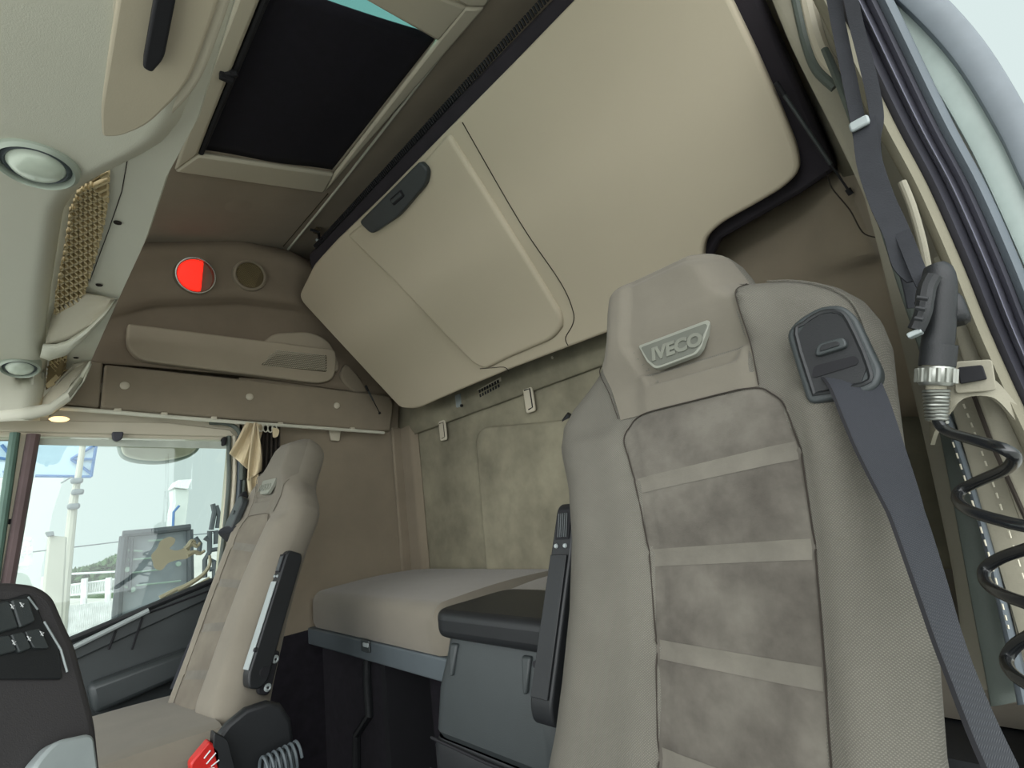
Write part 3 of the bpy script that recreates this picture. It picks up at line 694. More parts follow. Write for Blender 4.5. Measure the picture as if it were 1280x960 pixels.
# windscreen sliver in front of the pillar
struct(MB().slab([PX(-120, 540, -2.13), PX(16, 541, -2.13), PX(-8, 720, -2.13), PX(-120, 730, -2.13)], (-.004, 0, 0)).build('window_1', glassm))
struct(MB().slab([V(-2.14, -.9, -.2), V(-2.14, .0, -.2), V(-2.14, -.0, FLOOR), V(-2.14, -.9, FLOOR)], (-.03, 0, 0)).build('wall_left_front', grey))
struct(MB().slab([V(-2.14, -.9, .39), V(-2.14, .05, .39), V(-2.10, .05, 1.1), V(-2.0, -.9, .95)], (-.03, 0, 0)).build('wall_left_upper', beige))
# gold horse decal on the glass
hz = spl([(184, 733), (188, 712), (193, 702), (189, 694), (196, 684), (202, 676), (212, 672), (219, 674), (216, 680), (212, 686), (222, 690), (232, 685), (246, 680), (256, 682), (248, 686), (240, 690), (236, 696), (226, 700), (214, 702), (208, 708), (198, 712), (192, 724)], 3)
d_ = thing('horse_decal', pd(215, 700, -2.095), 'gold running horse sticker on the passenger window', 'sticker')
hb = [(191, 703), (189, 694), (196, 686), (200, 677), (206, 673), (213, 671), (219, 674), (217, 680), (212, 686), (222, 688), (234, 684), (238, 690), (234, 698), (222, 700), (210, 704), (203, 712), (196, 712), (192, 708)]
MB().slab([pd(u, v, -2.098) for u, v in spl(hb+[hb[0]], 3)[:-1]], (.001, 0, 0)).build('body', goldd, d_)
for pp in ([(232, 686), (240, 680), (246, 683), (250, 678)], [(234, 694), (243, 690), (250, 692), (256, 688)], [(222, 738), (240, 728), (254, 718), (262, 706), (262, 694)], [(200, 748), (222, 736), (238, 730)], [(236, 682), (240, 676), (244, 679)], [(224, 744), (250, 730), (262, 722)]):
    P3 = spl([pd(u, v, -2.097) for u, v in pp], 4); n_ = len(P3)
    MB().tube(P3, [.008*(1-.75*i/n_)+.002 for i in range(n_)], 6).build('tail', goldd, d_)

# curtain bunched at the door post
t = thing('curtain', PX(320, 580, -2.02), 'cream curtain bunched and folded beside the passenger window', 'curtain')
rows = []
for i in range(16):
    s = i/15; row = []
    for j in range(13):
        q_ = j/12
        top = np.array([308+22*q_, 528+3*q_]); bot = np.array([289+14*q_, 568+26*q_]) if q_ < .99 else np.array([303, 594])
        bot = np.array([287+28*q_, 567+24*q_])
        p = top+(bot-top)*s
        row.append(PX(p[0], p[1], -2.02+.012*math.sin(q_*11+s*2)))
    rows.append(row)
MB().grid(rows).build('front_fold', cream, t, solid=.004)
rows = []
for i in range(16):
    s = i/15; row = []
    for j in range(13):
        q_ = j/12; top = np.array([318+3*q_, 528]); mid = np.array([310+20*q_, 568]); bot = np.array([310+16*q_, 601-12*q_])
        p = top*(1-s)**2+2*s*(1-s)*mid+bot*s*s
        row.append(PX(p[0], p[1], -1.99+.010*math.sin(q_*7+s*3)))
    rows.append(row)
MB().grid(rows).build('middle_fold', cream, t, solid=.004)
rows = []
for i in range(10):
    s = i/9
    rows.append([PX(318+32*j/30-4*s+3*s*j/30, 531+3*j/30+70*s, -2.05+.012*math.sin(j*1.3)) for j in range(31)])
MB().grid(rows).build('lining', dcurt, t, solid=.003)
rows = []
for i in range(10):
    s = i/9
    rows.append([PX(309+14*j/8+3*s, 598-8*j/8+34*s, -2.0+.008*math.sin(j)) for j in range(9)])
MB().grid(rows).build('lower_fold', cream, t, solid=.003)
for k, u in enumerate((320, 326, 332, 338, 343)):
    MB().tube([PX(u+3*math.cos(a), 534+k*.5+5*math.sin(a), -2.01) for a in np.linspace(0, 6.28, 14)[:-1]], .0022, 6, closed=True).build('curtain_ring', beige_l, t)
MB().slab(rnd([PX(340, 534, -2.0), PX(349, 537, -2.0), PX(347, 546, -2.0), PX(341, 548, -2.0)], .01), (.006, 0, 0)).build('end_tab', cream, t)
tag(MB().slab(rnd([PX(300, 618, -1.99), PX(309, 612, -1.99), PX(312, 628, -1.99), PX(308, 638, -1.99), PX(300, 636, -1.99)], .02), (-.03, 0, 0)).build('curtain_tie', blackm, bevel=.008), 'dark tie block hanging below the cream curtain', 'tie')

# ------------------------------------------------------------------ DASH MODULE (lower left)
t = thing('dashboard', V(-.95, -.15, FLOOR), 'dark dashboard module with rows of switches at the lower left', 'dashboard')
dn = V(.80, .55, .28); dn /= np.linalg.norm(dn); dp = PX(50, 780, -.86)
def ds(u, v, d=0): return PP(u, v, dp+dn*d, dn)
dq = [(-120, 724), (20, 724), (52, 728), (72, 742), (86, 775), (100, 805), (112, 850), (125, 900), (135, 990), (-120, 990)]
MB().slab(rnd([ds(u, v) for u, v in dq], [0, .02, .02, .02, .01, .01, .01, .01, 0, 0]), -dn*.16).build('housing', mat('dash_dark', (56, 54, 55), .7, namt=.1, bump=.4, bscale=700), t, bevel=.014, seg=4)
dq = [(-120, 748), (8, 750), (34, 742), (42, 752), (52, 778), (72, 812), (76, 850), (-120, 850)]
MB().slab(rnd([ds(u, v, .001) for u, v in dq], .004), -dn*-.003).build('switch_panel', black, t, bevel=.002)
for (a, b, c_, d_) in (((-20, 758), (8, 752), (20, 786), (-12, 795)), ((10, 752), (32, 749), (41, 778), (21, 787)), ((-16, 800), (8, 795), (18, 815), (-8, 822)), ((9, 795), (26, 791), (36, 812), (20, 818)), ((27, 791), (46, 787), (58, 812), (38, 812))):
    MB().slab(rnd([ds(*q_, .003) for q_ in (a, b, c_, d_)], .003), dn*.005).build('rocker_switch', grey, t, bevel=.002)
MB().tube([ds(35, 746, .004), ds(47, 762, .004)], .0010, 6).build('chrome_line', edge, t)
MB().tube([ds(55, 777, .004), ds(76, 812, .004), ds(84, 840, .004)], .0012, 6).build('chrome_line', edge, t)
for (u, v) in ((16, 758), (28, 756), (18, 803), (37, 798), (53, 792)):
    a, b, c_ = ds(u-3, v-3, .0095), ds(u+2, v-1, .0095), ds(u+1, v+3, .0095)
    MB().tube([c_, a, b, ds(u-2, v+2, .0095)], .0005, 4).build('switch_symbol', whitem, t)
# lower dash shelf
MB().slab([V(-1.75, -.35, -.62), V(-1.15, -.35, -.62), V(-1.15, -.14, -.62), V(-1.75, -.16, -.62)], (0, 0, .12)).build('lower_dash', black, t, bevel=.03)
MB().slab(rnd([ds(40, 960, .02), ds(70, 925, .02), ds(118, 915, .02), ds(128, 990, .02), ds(40, 990, .02)], .01), -dn*.02).build('silver_tray', edge, t, bevel=.006)

# ------------------------------------------------------------------ SEATS
LEFT = [(0, -.25), (.059, -.249), (.12, -.232), (.187, -.220), (.28, -.207), (.379, -.203), (.462, -.210), (.537, -.230), (.582, -.224), (.615, -.198), (.640, -.164), (.662, -.136), (.682, -.122), (.701, -.116), (.75, -.113), (.785, -.107), (.803, -.094), (.814, -.078), (.820, -.060)]
RIGHT = [(0, .225), (.167, .231), (.274, .248), (.348, .254), (.467, .262), (.542, .270), (.592, .276), (.625, .273), (.654, .263), (.681, .243), (.700, .220), (.714, .195), (.724, .168), (.730, .148), (.738, .139), (.760, .131), (.785, .120), (.800, .108), (.812, .092), (.820, .072)]
def lr(h): return interp(h, LEFT), interp(h, RIGHT)
hs = []
h = 0
while h < .8201:
    hs.append(min(h, .82)); h += .0035 if (h > .56) else .010
if hs[-1] < .82: hs.append(.82)
outline = [(lr(h)[0], h) for h in hs]+[(lr(h)[1], h) for h in reversed(hs)]
OL = np.array(outline); OL2 = np.roll(OL, -1, 0)
def pdist(P, A, B):
    d = B-A; L = (d**2).sum(1)+1e-12; tt = np.clip(((P-A)*d).sum(1)/L, 0, 1); return np.sqrt((((A+d*tt[:, None])-P)**2).sum(1)).min()
def edist(a, h): return pdist(np.array([a, h]), OL, OL2)
def sm(x): x = min(max(x, 0), 1); return x*x*(3-2*x)
def adj(a, h, d):
    k = 1-d/.681; return k*(a-.37)+.37, k*(h-.294)+.294
PL = [(0, -.078), (.099, -.072), (.247, -.065), (.352, -.067), (.448, -.082), (.53, -.102), (.558, -.107), (.577, -.085)]
PR0 = [(0, .13), (.145, .135), (.265, .148), (.367, .157), (.478, .160), (.529, .153), (.560, .146), (.577, .125)]
PR = [(adj(a, h, .055)[1], adj(a, h, .055)[0]) for h, a in PR0]; PR[0] = (0, PR[0][1])
PL = [(adj(a, h, .055)[1], adj(a, h, .055)[0]) for h, a in PL]; PL[0] = (0, PL[0][1])
HT = PL[-1][0]
DISH = np.array([(-.098, .715), (-.088, .690), (-.060, .640), (-.045, .625), (.062, .628), (.085, .640), (.102, .665), (.112, .80), (-.085, .81)])
DISH = np.array([adj(a, h, .075) for a, h in DISH]); DISH[-2:, 1] = .79
DISH2 = np.roll(DISH, -1, 0)
def inpoly(a, h, P):
    c = False
    for i in range(len(P)):
        x1, y1 = P[i]; x2, y2 = P[i-1]
        if (y1 > h) != (y2 > h) and a < (x2-x1)*(h-y1)/(y2-y1)+x1: c = not c
    return c
STR = [(k_*.919+.024, t_) for k_, t_ in ((.470, .05), (.357, .02), (.232, -.03), (.105, -.04))]
def front(a, h):
    d = edist(a, h); T = .052
    R = .050
    x = min(d/R, 1); base = T*math.sqrt(max(0, 1-(1-x)**2))
    # recessed central lane between raised bolsters
    pl_, pr_ = interp(h, PL), interp(h, PR)
    if h < .62:
        e_ = min(a-pl_, pr_-a); fade = 1-sm((h-.52)/.04)
        base += .020*(1-sm((e_+.03)/.05))*sm(d/.07)*fade
        if 0 < e_:
            lane = 0
            for hh, ti in STR:
                z = abs(h-(hh+ti*(a-.04)*1.6)); lane -= .004*max(0, 1-abs(z-0)/.020)
            base += lane+.006*sm(e_/.03)
        base -= .004*max(0, 1-abs(e_)/.008)*fade
    # headrest comes forward
    base += .030*sm((h-.60)/.10)*sm(d/.05)*(1 if a < .139 else max(0, 1-(a-.139)/.03))
    if a > .11 and h < .74: base -= .004*max(0, 1-abs(a-.134)/.006)*(1 if h > .58 else 0)
    if .6 < h < .83:
        dd = pdist(np.array([a, h]), DISH, DISH2); ins = inpoly(a, h, DISH)
        s_ = dd if ins else -dd
        base -= .010*sm((s_+.008)/.016)
    return base
def make_seat(name, O, th, mir, label, yaw=0, fab=None, dsc=1, vel=None, sem=None):
    root = bpy.data.objects.new(name, None); C.objects.link(root); root.empty_display_size = .05
    root.location = O; root.rotation_euler = (-th, 0, yaw); OFF[root.name] = V(*O)
    tag(root, label, 'seat', 'truck cab seats')
    def Lc(a, h, d): return V(a*mir, -d*dsc, h)
    rows = []; NA = 46
    for h in hs:
        l, r = lr(h); row = []
        for j in range(NA+1):
            s = .5-.5*math.cos(math.pi*j/NA); a = l+(r-l)*s; row.append(Lc(a, h, front(a, h)))
        for j in range(NA-1, 0, -1):
            s = .5-.5*math.cos(math.pi*j/NA); a = l+(r-l)*s; d = edist(a, h); x = min(d/.04, 1)
            row.append(Lc(a, h, -(.075+.03*max(0, 1-h/.5))*math.sqrt(max(0, 1-(1-x)**2))))
        row.append(row[0]); rows.append(row)
    mb = MB().grid(rows)
    n = len(rows[0]); k = (len(rows)-1)*n
    top = [k+j for j in range(n-1)]; mb.f.append(tuple(top)); mb.f.append(tuple(range(n-2, -1, -1)))
    K = dict(local=True)
    mb.build('backrest', fab, root, ang=75, **K)
    def patch(lf, rf, h0, h1, off, nm, m, nh=40, na=24, hf=None):
        rs = []
        for i in range(nh+1):
            hh = h0+(h1-h0)*i/nh; row = []
            for j in range(na+1):
                a = lf(hh)+(rf(hh)-lf(hh))*j/na; h2 = hh+(hf(a) if hf else 0); row.append(Lc(a, h2, front(a, h2)+off))
            rs.append(row)
        return MB().grid(rs).build(nm, m, root, ang=75, **K)
    patch(lambda h: interp(h, PL), lambda h: interp(h, PR), .0, HT, .0022, 'center_panel', vel or velour, 110, 40)
    for hh, ti in STR:
        patch(lambda h: interp(h, PL)+.004, lambda h: interp(h, PR)-.004, hh-.011, hh+.011, .0030, 'cross_stripe', velourl, 4, 24, lambda a: ti*(a-.04)*1.6)
    patch(lambda h: max(lr(h)[0]+.006, interp(h, [(.56, -.075), (.65, -.100), (.70, -.120), (.82, -.12)])), lambda h: min(interp(h, [(.56, .140), (.74, .134), (.82, .10)]), lr(h)[1]-.005), HT+.003, .815, .0022, 'headrest_cover', seats, 90, 50)
    def seamline(pts, m=sem or seam, r=.0010, off=.0042):
        P3 = [Lc(a, h, front(a, h)+off) for a, h in spl([np.array(p) for p in pts], 8)]
        MB().tube(P3, r, 5).build('seam', m, root, **K)
    seamline([(interp(h, PL), h) for h in np.linspace(.01, HT-.03, 16)]+[(PL[-1][1]-.006, HT-.012), (PL[-1][1]+.006, HT-.001), (-.01, HT+.002), (.05, HT+.002), (.10, HT+.002), (PR[-1][1]-.006, HT), (PR[-1][1]+.010, HT-.012)]+[(interp(h, PR), h) for h in np.linspace(HT-.03, .01, 16)])
    seamline([(.136, .728), (.137, .69), (.139, .63), (.141, HT+.004)], r=.0008)
    seamline([(-.112, .66), (-.098, .62), (-.078, HT+.006)], r=.0008)
    seamline([(.165, .716), (.195, .702), (.222, .684), (.246, .660), (.258, .632), (.262, .59), (.258, .54), (.25, .46)], m=fab, r=.0012)
    # badge
    B = [(-.071, .716), (.067, .718), (.071, .712), (.050, .672), (.040, .664), (-.028, .660), (-.040, .662), (-.055, .680)]
    B = [tuple(np.array(adj(a, h, .085))*V(.96, 1)+V(-.011, .004)) for a, h in B]
    dB = max(front(a, h) for a, h in B)+.001; bc = (sum(a for a, h in B)/8, sum(h for a, h in B)/8)
    def bl(poly, d, th_, nm, m, par, bev=.001): return MB().slab(rnd([Lc(a, h, d) for a, h in poly], .004, 3), (0, -th_, 0)).build(nm, m, par, bevel=bev, **K)
    bg = bl(B, dB-.008, .010, 'badge', badge_l, root, .002)
    cen = np.array(bc); Bi = [tuple(cen+(np.array(p)-cen)*V(.93, .84)) for p in B]
    bl(Bi, dB+.0005, .002, 'badge_plate', badge, bg, .0005)
    v, f = text_mesh('IVECO', .0285, .0012, .0014)
    v = [Lc(0, 0, 0)+V((x[0]*1.0+bc[0]+.002)*mir*(1 if mir > 0 else -1)*(1 if mir > 0 else 1) if mir > 0 else x[0]*.9-bc[0]*.9, -(dB+.0035)*dsc-(0 if dsc == 1 else .001)-x[2]*1.0, bc[1]+.001+x[1]) for x in v]
    MB().add(v, f).build('lettering', mat('letter_rubber', (118, 120, 110), .4), bg, smooth=False, **K)
    # belt outlet
    Oq = [(.180, .535), (.170, .640), (.186, .655), (.215, .664), (.240, .657), (.252, .635), (.264, .555), (.252, .535)]
    Oq = [adj(a, h, .065) for a, h in Oq]; oq = lambda a, h: adj(a, h, .065)
    ddo = max(front(a, h) for a, h in (Oq[0], Oq[1], (.22, .57), (.235, .53), (.24, .6)))-.003
    o1 = MB().slab(rnd([Lc(a, h, ddo-.012) for a, h in Oq], .010, 4), (0, -.020, 0)).build('belt_outlet', grey, root, bevel=.004, seg=3, **K)
    ce = np.array(oq(.217, .598)); Oi = [tuple(ce+(np.array(p)-ce)*V(.74, .84)) for p in Oq]
    MB().tube([Lc(a, h, ddo+.008) for a, h in spl([np.array(p) for p in Oi+[Oi[0]]], 3)[:-1]], .0028, 6, closed=True).build('rim', black, o1, **K)
    Oi = [tuple(ce+(np.array(p)-ce)*V(.70, .80)) for p in Oq]
    MB().slab([Lc(a, h, ddo+.008) for a, h in Oi], (0, -.0012, 0)).build('inset', black, o1, **K)
    MB().slab(rnd([Lc(*oq(a, h), ddo+.008) for a, h in ((.200, .592), (.238, .594), (.236, .608), (.206, .608))], .006, 4), (0, -.008, 0)).build('release_button', grey, o1, bevel=.003, **K)
    MB().slab(rnd([Lc(*oq(a, h), ddo+.016) for a, h in ((.207, .596), (.231, .597), (.229, .604), (.211, .604))], .003, 4), (0, -.0015, 0)).build('button_face', black, o1, bevel=.0005, **K)
    MB().slab(rnd([Lc(*oq(a, h), ddo+.0095) for a, h in ((.191, .566), (.244, .570), (.243, .582), (.196, .582))], .005, 4), (0, -.001, 0)).build('slot', blackm, o1, **K)
    # folded armrest on the inner side
    def ar(a, h, d): return Lc(a, h, d-.062)
    ap = [(.13, -.30), (.13, -.250), (.45, -.205), (.45, -.248)]
    prof = rnd([V(.112, .05, 0), V(.13, .03, 0), (.43, .022, 0), V(.446, .03, 0), V(.446, .078, 0), V(.436, .086, 0), V(.14, .098, 0), V(.112, .085, 0)], .012, 3)
    def aw(h): return -.258+(h-.12)*.14
    arm = MB().add([ar(aw(p[0])-.023, p[0], p[1]) for p in prof]+[ar(aw(p[0])+.023, p[0], p[1]) for p in prof],
                   [tuple(range(len(prof))), tuple(range(2*len(prof)-1, len(prof)-1, -1))]+[(i, (i+1) % len(prof), len(prof)+(i+1) % len(prof), len(prof)+i) for i in range(len(prof))]).build('armrest', black, root, bevel=.005, seg=3, **K)
    MB().slab([ar(aw(h)+q_, h, .088+.012*(1-(h-.13)/.31)) for h, q_ in ((.15, -.018), (.15, .018), (.36, .018), (.36, -.018))], (0, -.003, 0)).build('front_cover', black if mir > 0 else edge, arm, bevel=.001, **K)
    MB().slab([ar(aw(h)+q_, h, .086) for h, q_ in ((.385, -.015), (.385, .015), (.433, .015), (.433, -.015))], (0, -.004, 0)).build('pocket', blackm, arm, **K)
    for q_ in range(5): MB().tube([ar(aw(.40)-.009+q_*.0045, .388, .0915), ar(aw(.40)-.007+q_*.0045, .427, .0915)], .0016, 6).build('adjuster_wheel', grey, arm, **K)
    for q_ in (-.010, .010): MB().lathe(ar(aw(.374)+q_, .374, .090), (0, -1, 0), [(0, .003), (.003, .003), (.004, 0)], 12).build('screw', edge, arm, **K)
    MB().lathe(ar(aw(.19)-.018, .195, .094), (0, -1, 0), [(0, .006), (.005, .006), (.006, 0)], 14).build('pivot_hole', blackm, arm, **K)
    # side of armrest: pivot + bracket
    MB().lathe(ar(aw(.15)-.0225, .15, .05), (-mir, 0, 0), [(0, .004), (.012, .004), (.013, 0)], 18).build('pivot_cap', blackm, arm, **K)
    MB().slab(rnd([ar(-.255, .10, -.005), ar(-.255, .10, .04), ar(-.255, .155, .045), ar(-.255, .20, .03), ar(-.255, .20, .005)], .015), (.02*mir, 0, 0)).build('pivot_bracket', blackm, root, bevel=.004, **K)
    for (h, d) in ((.117, .012), (.180, .016)): MB().lathe(ar(-.256, h, d), (-mir, 0, 0), [(.003, .002), (.006, .004), (.009, .002), (.010, 0)], 14).build('bolt', edge, root, **K)
    return root, Lc
TH = math.radians(14)
s1, Lc1 = make_seat('driver_seat', (-.37, .59, -.45), TH, 1, 'large beige grey driver seat with a dark velour centre in the foreground', fab=seatf)
velp = mat('passenger_velour', (116, 110, 98), .95, col2=(98, 92, 82), nscale=9)
semp = mat('passenger_seam', (96, 90, 80), .9)
TP = math.radians(22.5); OP = (-1.665, .365, -.465)
s2, Lc2 = make_seat('passenger_seat', OP, TP, -.73, 'beige passenger seat beside the far window, seen from the side', fab=seatp, dsc=.80, yaw=math.radians(9), vel=velp, sem=semp)
def cushion(root, xc, y0, y1, zt, w=.50):
    off = OFF[root.name]; mw = root.rotation_euler.to_matrix()
    inv = np.array(mw.inverted())
    mb = pillow(xc-w/2, xc+w/2, lambda x: y0, y1, zt-.13, zt, .05, 20, 10)
    mb.v = [inv@(p-off) for p in mb.v]; return mb.build('cushion', seatp, root, local=True)
cushion(s1, -.37, .02, .52, -.44); cushion(s2, -1.67, -.12, .36, -.405)
def side_shield(root, pts, x, th, m=black):
    off = OFF[root.name]; inv = np.array(root.rotation_euler.to_matrix().inverted())
    mb = MB().slab([V(x, y, z) for y, z in pts], (th, 0, 0)); mb.v = [inv@(p-off) for p in mb.v]
    return mb.build('side_shield', m, root, local=True, bevel=.01, seg=3)
pts = [PX(u, v, -1.40)[1:] for u, v in ((245, 1000), (262, 935), (285, 905), (308, 886), (335, 877), (352, 880), (365, 900), (372, 960), (372, 1010))]
side_shield(s2, [tuple(p) for p in pts], -1.40, -.03)
pts = [(y, z) for y, z in ((.10, -.75), (.14, -.60), (.3, -.50), (.5, -.42), (.68, -.42), (.70, -.75))]
side_shield(s1, pts, -.66, .03)
side_shield(s1, [(.10, -1.14), (.10, -.60), (.62, -.60), (.62, -1.14)], -.62, .5, blackm)
side_shield(s2, [(.0, -1.14), (.0, -.56), (.42, -.56), (.42, -1.14)], -1.43, -.46, blackm)

# belts
t = thing('seat_belt', PY(1060, 470, .65), 'navy black seat belt running down the outer side of driver seat', 'seat belt', 'seat belts')
def wl(root, Lc, a, h, d):
    p = Lc(a, h, d); return OFF[root.name]+np.array(root.rotation_euler.to_matrix())@p
b0 = wl(s1, Lc1, *adj(.222, .574, .07), front(.225, .55)+.010)
b1 = wl(s1, Lc1, *adj(.232, .548, .08), front(.235, .52)+.020)
path = spl([b0+V(0, .02, .003), b0, b1, PY(1100, 560, .62), PY(1133, 640, .585), PY(1162, 725, .55), PY(1188, 805, .51), PY(1225, 900, .46), PY(1262, 980, .43)], 7)
n_ = len(path); W = []
for i in range(n_):
    s = i/(n_-1); ph = interp(s, [(0, 0), (.3, .5), (.5, 1.15), (.8, 1.40), (1, 1.44)]); W.append(V(.047*math.cos(ph), .047*math.sin(ph), -.006*(1-s)))
ribbon(path, W, .0016).build('webbing', belt, t)
ribbon([p-w_/2*1.0 for p, w_ in zip(path, W)], [V(.003, 0, 0)]*n_, .0022).build('selvedge', blackm, t)
t = thing('seat_belt', PX(315, 640, -1.88), 'thin dark seat belt falling in front of the passenger seat side', 'seat belt', 'seat belts')
b0 = wl(s2, Lc2, .228, .545, front(.22, .545)+.014)
b0 = wl(s2, Lc2, .215, .53, front(.215, .53)+.014)
path = spl([b0+V(0, .02, 0), b0+V(0, -.015, -.02), PX(298, 690, -1.90), PX(270, 750, -1.93), PX(244, 805, -1.95), PX(222, 860, -1.96)], 7)
ribbon(path, V(.030, .034, .0), .0016).build('webbing', belt, t)

# buckle + springs in the lower left
t = thing('belt_buckle', PX(262, 945, -1.36), 'red belt buckle button beside the passenger seat', 'buckle')
def bq(u, v, x=-1.36): return PX(u, v, x)
MB().slab(rnd([bq(238, 955), bq(262, 926), bq(275, 938), bq(276, 975), bq(240, 985)], .006), (-.03, 0, 0)).build('button', redp, t, bevel=.004)
mb = MB()
for (a, b) in (((255, 948), (263, 938)), ((258, 955), (270, 941)), ((264, 958), (274, 950)), ((256, 962), (268, 960))): mb.tube([bq(*a, -1.358), bq(*b, -1.358)], .0016, 5)
mb.build('marking', whitem, t)
MB().slab(rnd([bq(268, 915), bq(285, 925), bq(300, 985), bq(276, 985), bq(266, 935)], .006), (-.03, 0, 0)).build('housing', black, t, bevel=.005)
t = thing('coiled_hose', PX(355, 950, -1.34), 'grey coiled hose lying behind the passenger seat at frame bottom', 'hose')
a_, b_ = PX(325, 968, -1.34), PX(373, 944, -1.34); hp = []
dirv = (b_-a_); ln = np.linalg.norm(dirv); dirv /= ln; uu = np.cross(dirv, ZA); uu /= np.linalg.norm(uu); ww = np.cross(dirv, uu)
for k in range(181):
    s = k/180; an = s*2*math.pi*7; hp.append(a_+dirv*ln*s+uu*math.cos(an)*.022+ww*math.sin(an)*.03)
MB().tube(hp, .0035, 6).build('coil', greym, t)

# ------------------------------------------------------------------ RIGHT SIDE: B pillar, seals, straps, air gun
def band(pts, w, Y, th, nm, m, lab=None, cat='seal', par=None, bev=.004, kind=None):
    P = spl([np.array(p, float) for p in pts], 6); n = len(P); Ls, Rs = [], []
    for i in range(n):
        d = P[min(i+1, n-1)]-P[max(i-1, 0)]; d /= np.linalg.norm(d); nr = np.array([d[1], -d[0]])
        ww = interp(i/(n-1), w) if isinstance(w, list) else w
        Ls.append(PY(*(P[i]-nr*ww/2), Y)); Rs.append(PY(*(P[i]+nr*ww/2), Y))
    rows = []
    for a, b in zip(Ls, Rs):
        e_ = b-a; k = bev
        rows.append([a+V(0, th, 0), a+V(0, k, 0), a+e_*.03+V(0, k*.4, 0), a+e_*.12, a+e_*.5-V(0, k*.5, 0), a+e_*.88, a+e_*.97+V(0, k*.4, 0), b+V(0, k, 0), b+V(0, th, 0), a+V(0, th, 0)])
    o = MB().grid(rows).build(nm, m, par)
    if lab: tag(o, lab, cat)
    if kind: o['kind'] = kind
    return o
band([(990, -60), (1030, 40), (1085, 150), (1130, 250), (1180, 400), (1230, 560), (1275, 720), (1300, 850)], [(0, 90), (.4, 90), (1, 190)], .90, .03, 'wall_right_pillar', leather, kind='structure')
band([(1030, 60), (1066, 150), (1090, 235), (1128, 345), (1180, 505), (1240, 800), (1256, 880)], [(0, 10), (.3, 12), (.6, 24), (.8, 34), (1, 38)], .84, .03, 'pillar_trim', trimg, 'narrow grey green trim strip beside the driver seat', 'trim')
band([(1160, 470), (1190, 540), (1228, 660), (1262, 800), (1280, 880)], [(0, 8), (.5, 10), (1, 18)], .80, .03, 'pillar_trim', gasket, 'grey edging strip left of the stitched vinyl', 'trim')
band([(1150, 330), (1185, 430), (1225, 545), (1270, 680), (1310, 800)], [(0, 20), (.4, 46), (1, 70)], .81, .02, 'pillar_cover', leather, 'beige stitched vinyl pillar cover behind the coiled cable', 'cover')
band([(1175, 320), (1215, 440), (1255, 540), (1300, 650)], [(0, 18), (.5, 34), (1, 50)], .77, .02, 'pillar_cover', leather, 'beige vinyl flap at the door seal behind the coiled cable', 'cover')
st = thing('stitch_line', PY(1230, 580, .80), 'dashed pale stitching on the beige vinyl pillar cover', 'stitching'); st['kind'] = 'stuff'
for pts in ([(1190, 470), (1218, 540), (1250, 630), (1285, 740)], [(1172, 500), (1200, 580), (1235, 690), (1262, 790)]):
    P = spl([np.array(p, float) for p in pts], 14); mb = MB()
    for i in range(0, len(P)-1, 2): mb.tube([PY(*P[i], .798 if pts[0][0] == 1172 else .80), PY(*P[i+1], .798 if pts[0][0] == 1172 else .80)], .0009, 4)
    mb.build('stitches', stitch, st)
tag(MB().tube([PY(u, v, .768) for u, v in ((1208, 470), (1240, 555), (1290, 665))], .0022, 5).build('dark_seam', seam), 'dark seam between the two vinyl pillar covers', 'seam')
BEI = [(1000, -60), (1040, 20), (1103, 150), (1148, 235), (1190, 330), (1222, 410), (1262, 500), (1310, 600)]
band(BEI, [(0, 26), (.5, 24), (1, 26)], .74, .04, 'door_seal', beige_d, 'beige fabric covered door seal beside the hanging straps', 'seal', bev=.012)
def off(pts, dx): return [(u+dx, v) for u, v in pts]
band(off(BEI, 24), 22, .75, .05, 'door_seal', gaskd, 'dark rubber door seal next to the beige one', 'seal', bev=.010)
band(off(BEI, 44), 17, .76, .05, 'door_seal', gasket2, 'lilac grey middle rubber door seal', 'seal', bev=.006)
band(off(BEI, 59), 13, .75, .05, 'door_seal', gaskd, 'thin dark rubber lip between grey door seals', 'seal', bev=.006)
band(off(BEI, 76), 22, .75, .06, 'door_seal', gasket, 'grey outer rubber door seal', 'seal', bev=.010)
band(off(BEI, 43), 3, .742, .02, 'seal_lip', gasket2, 'thin bright lip on the dark rubber door seal', 'seal')
band([(1020, -60), (1100, -10), (1160, 50), (1222, 150), (1262, 230), (1320, 360)], 52, .80, .05, 'door_frame', mat('pale_body_paint', (186, 200, 194), .35), 'pale painted body frame outside the door seals', 'door frame')
band([(1060, -80), (1140, -15), (1210, 60), (1266, 150), (1300, 220), (1360, 330)], 46, .78, .05, 'door_frame', mat('grey_body_frame', (120, 128, 134), .5), 'grey outer frame at the top right', 'door frame')
# black webbing straps hanging from the pillar
t = thing('hanging_strap', PY(1090, 160, .70), 'twisted black webbing strap hanging at the door pillar', 'strap', 'black straps at the pillar')
def strap(pts, w, Y, tw=0, th=.002, m=strapm, par=t, nm='webbing'):
    P = spl([PY(u, v, Y+(dy if dy else 0)) for u, v, dy in pts], 6); n = len(P)
    W = []
    for i in range(n):
        s = i/(n-1); a = tw*s; W.append(V(math.cos(a)*w, math.sin(a)*w, 0))
    return ribbon(P, W, th).build(nm, m, par)
strap([(1030, -70, 0), (1046, 20, 0), (1060, 90, 0), (1072, 150, 0), (1082, 200, 0), (1098, 240, .0), (1118, 300, 0), (1135, 350, 0), (1142, 385, 0)], .015, .70, .9)
strap([(1080, 150, 0), (1086, 200, -.01), (1102, 250, -.01), (1120, 290, -.01), (1132, 330, -.01), (1150, 350, -.01)], .024, .69, .5)
strap([(1128, 290, -.01), (1150, 345, -.02), (1162, 372, -.03), (1158, 385, -.03), (1148, 378, -.02)], .014, .69, 1.2)
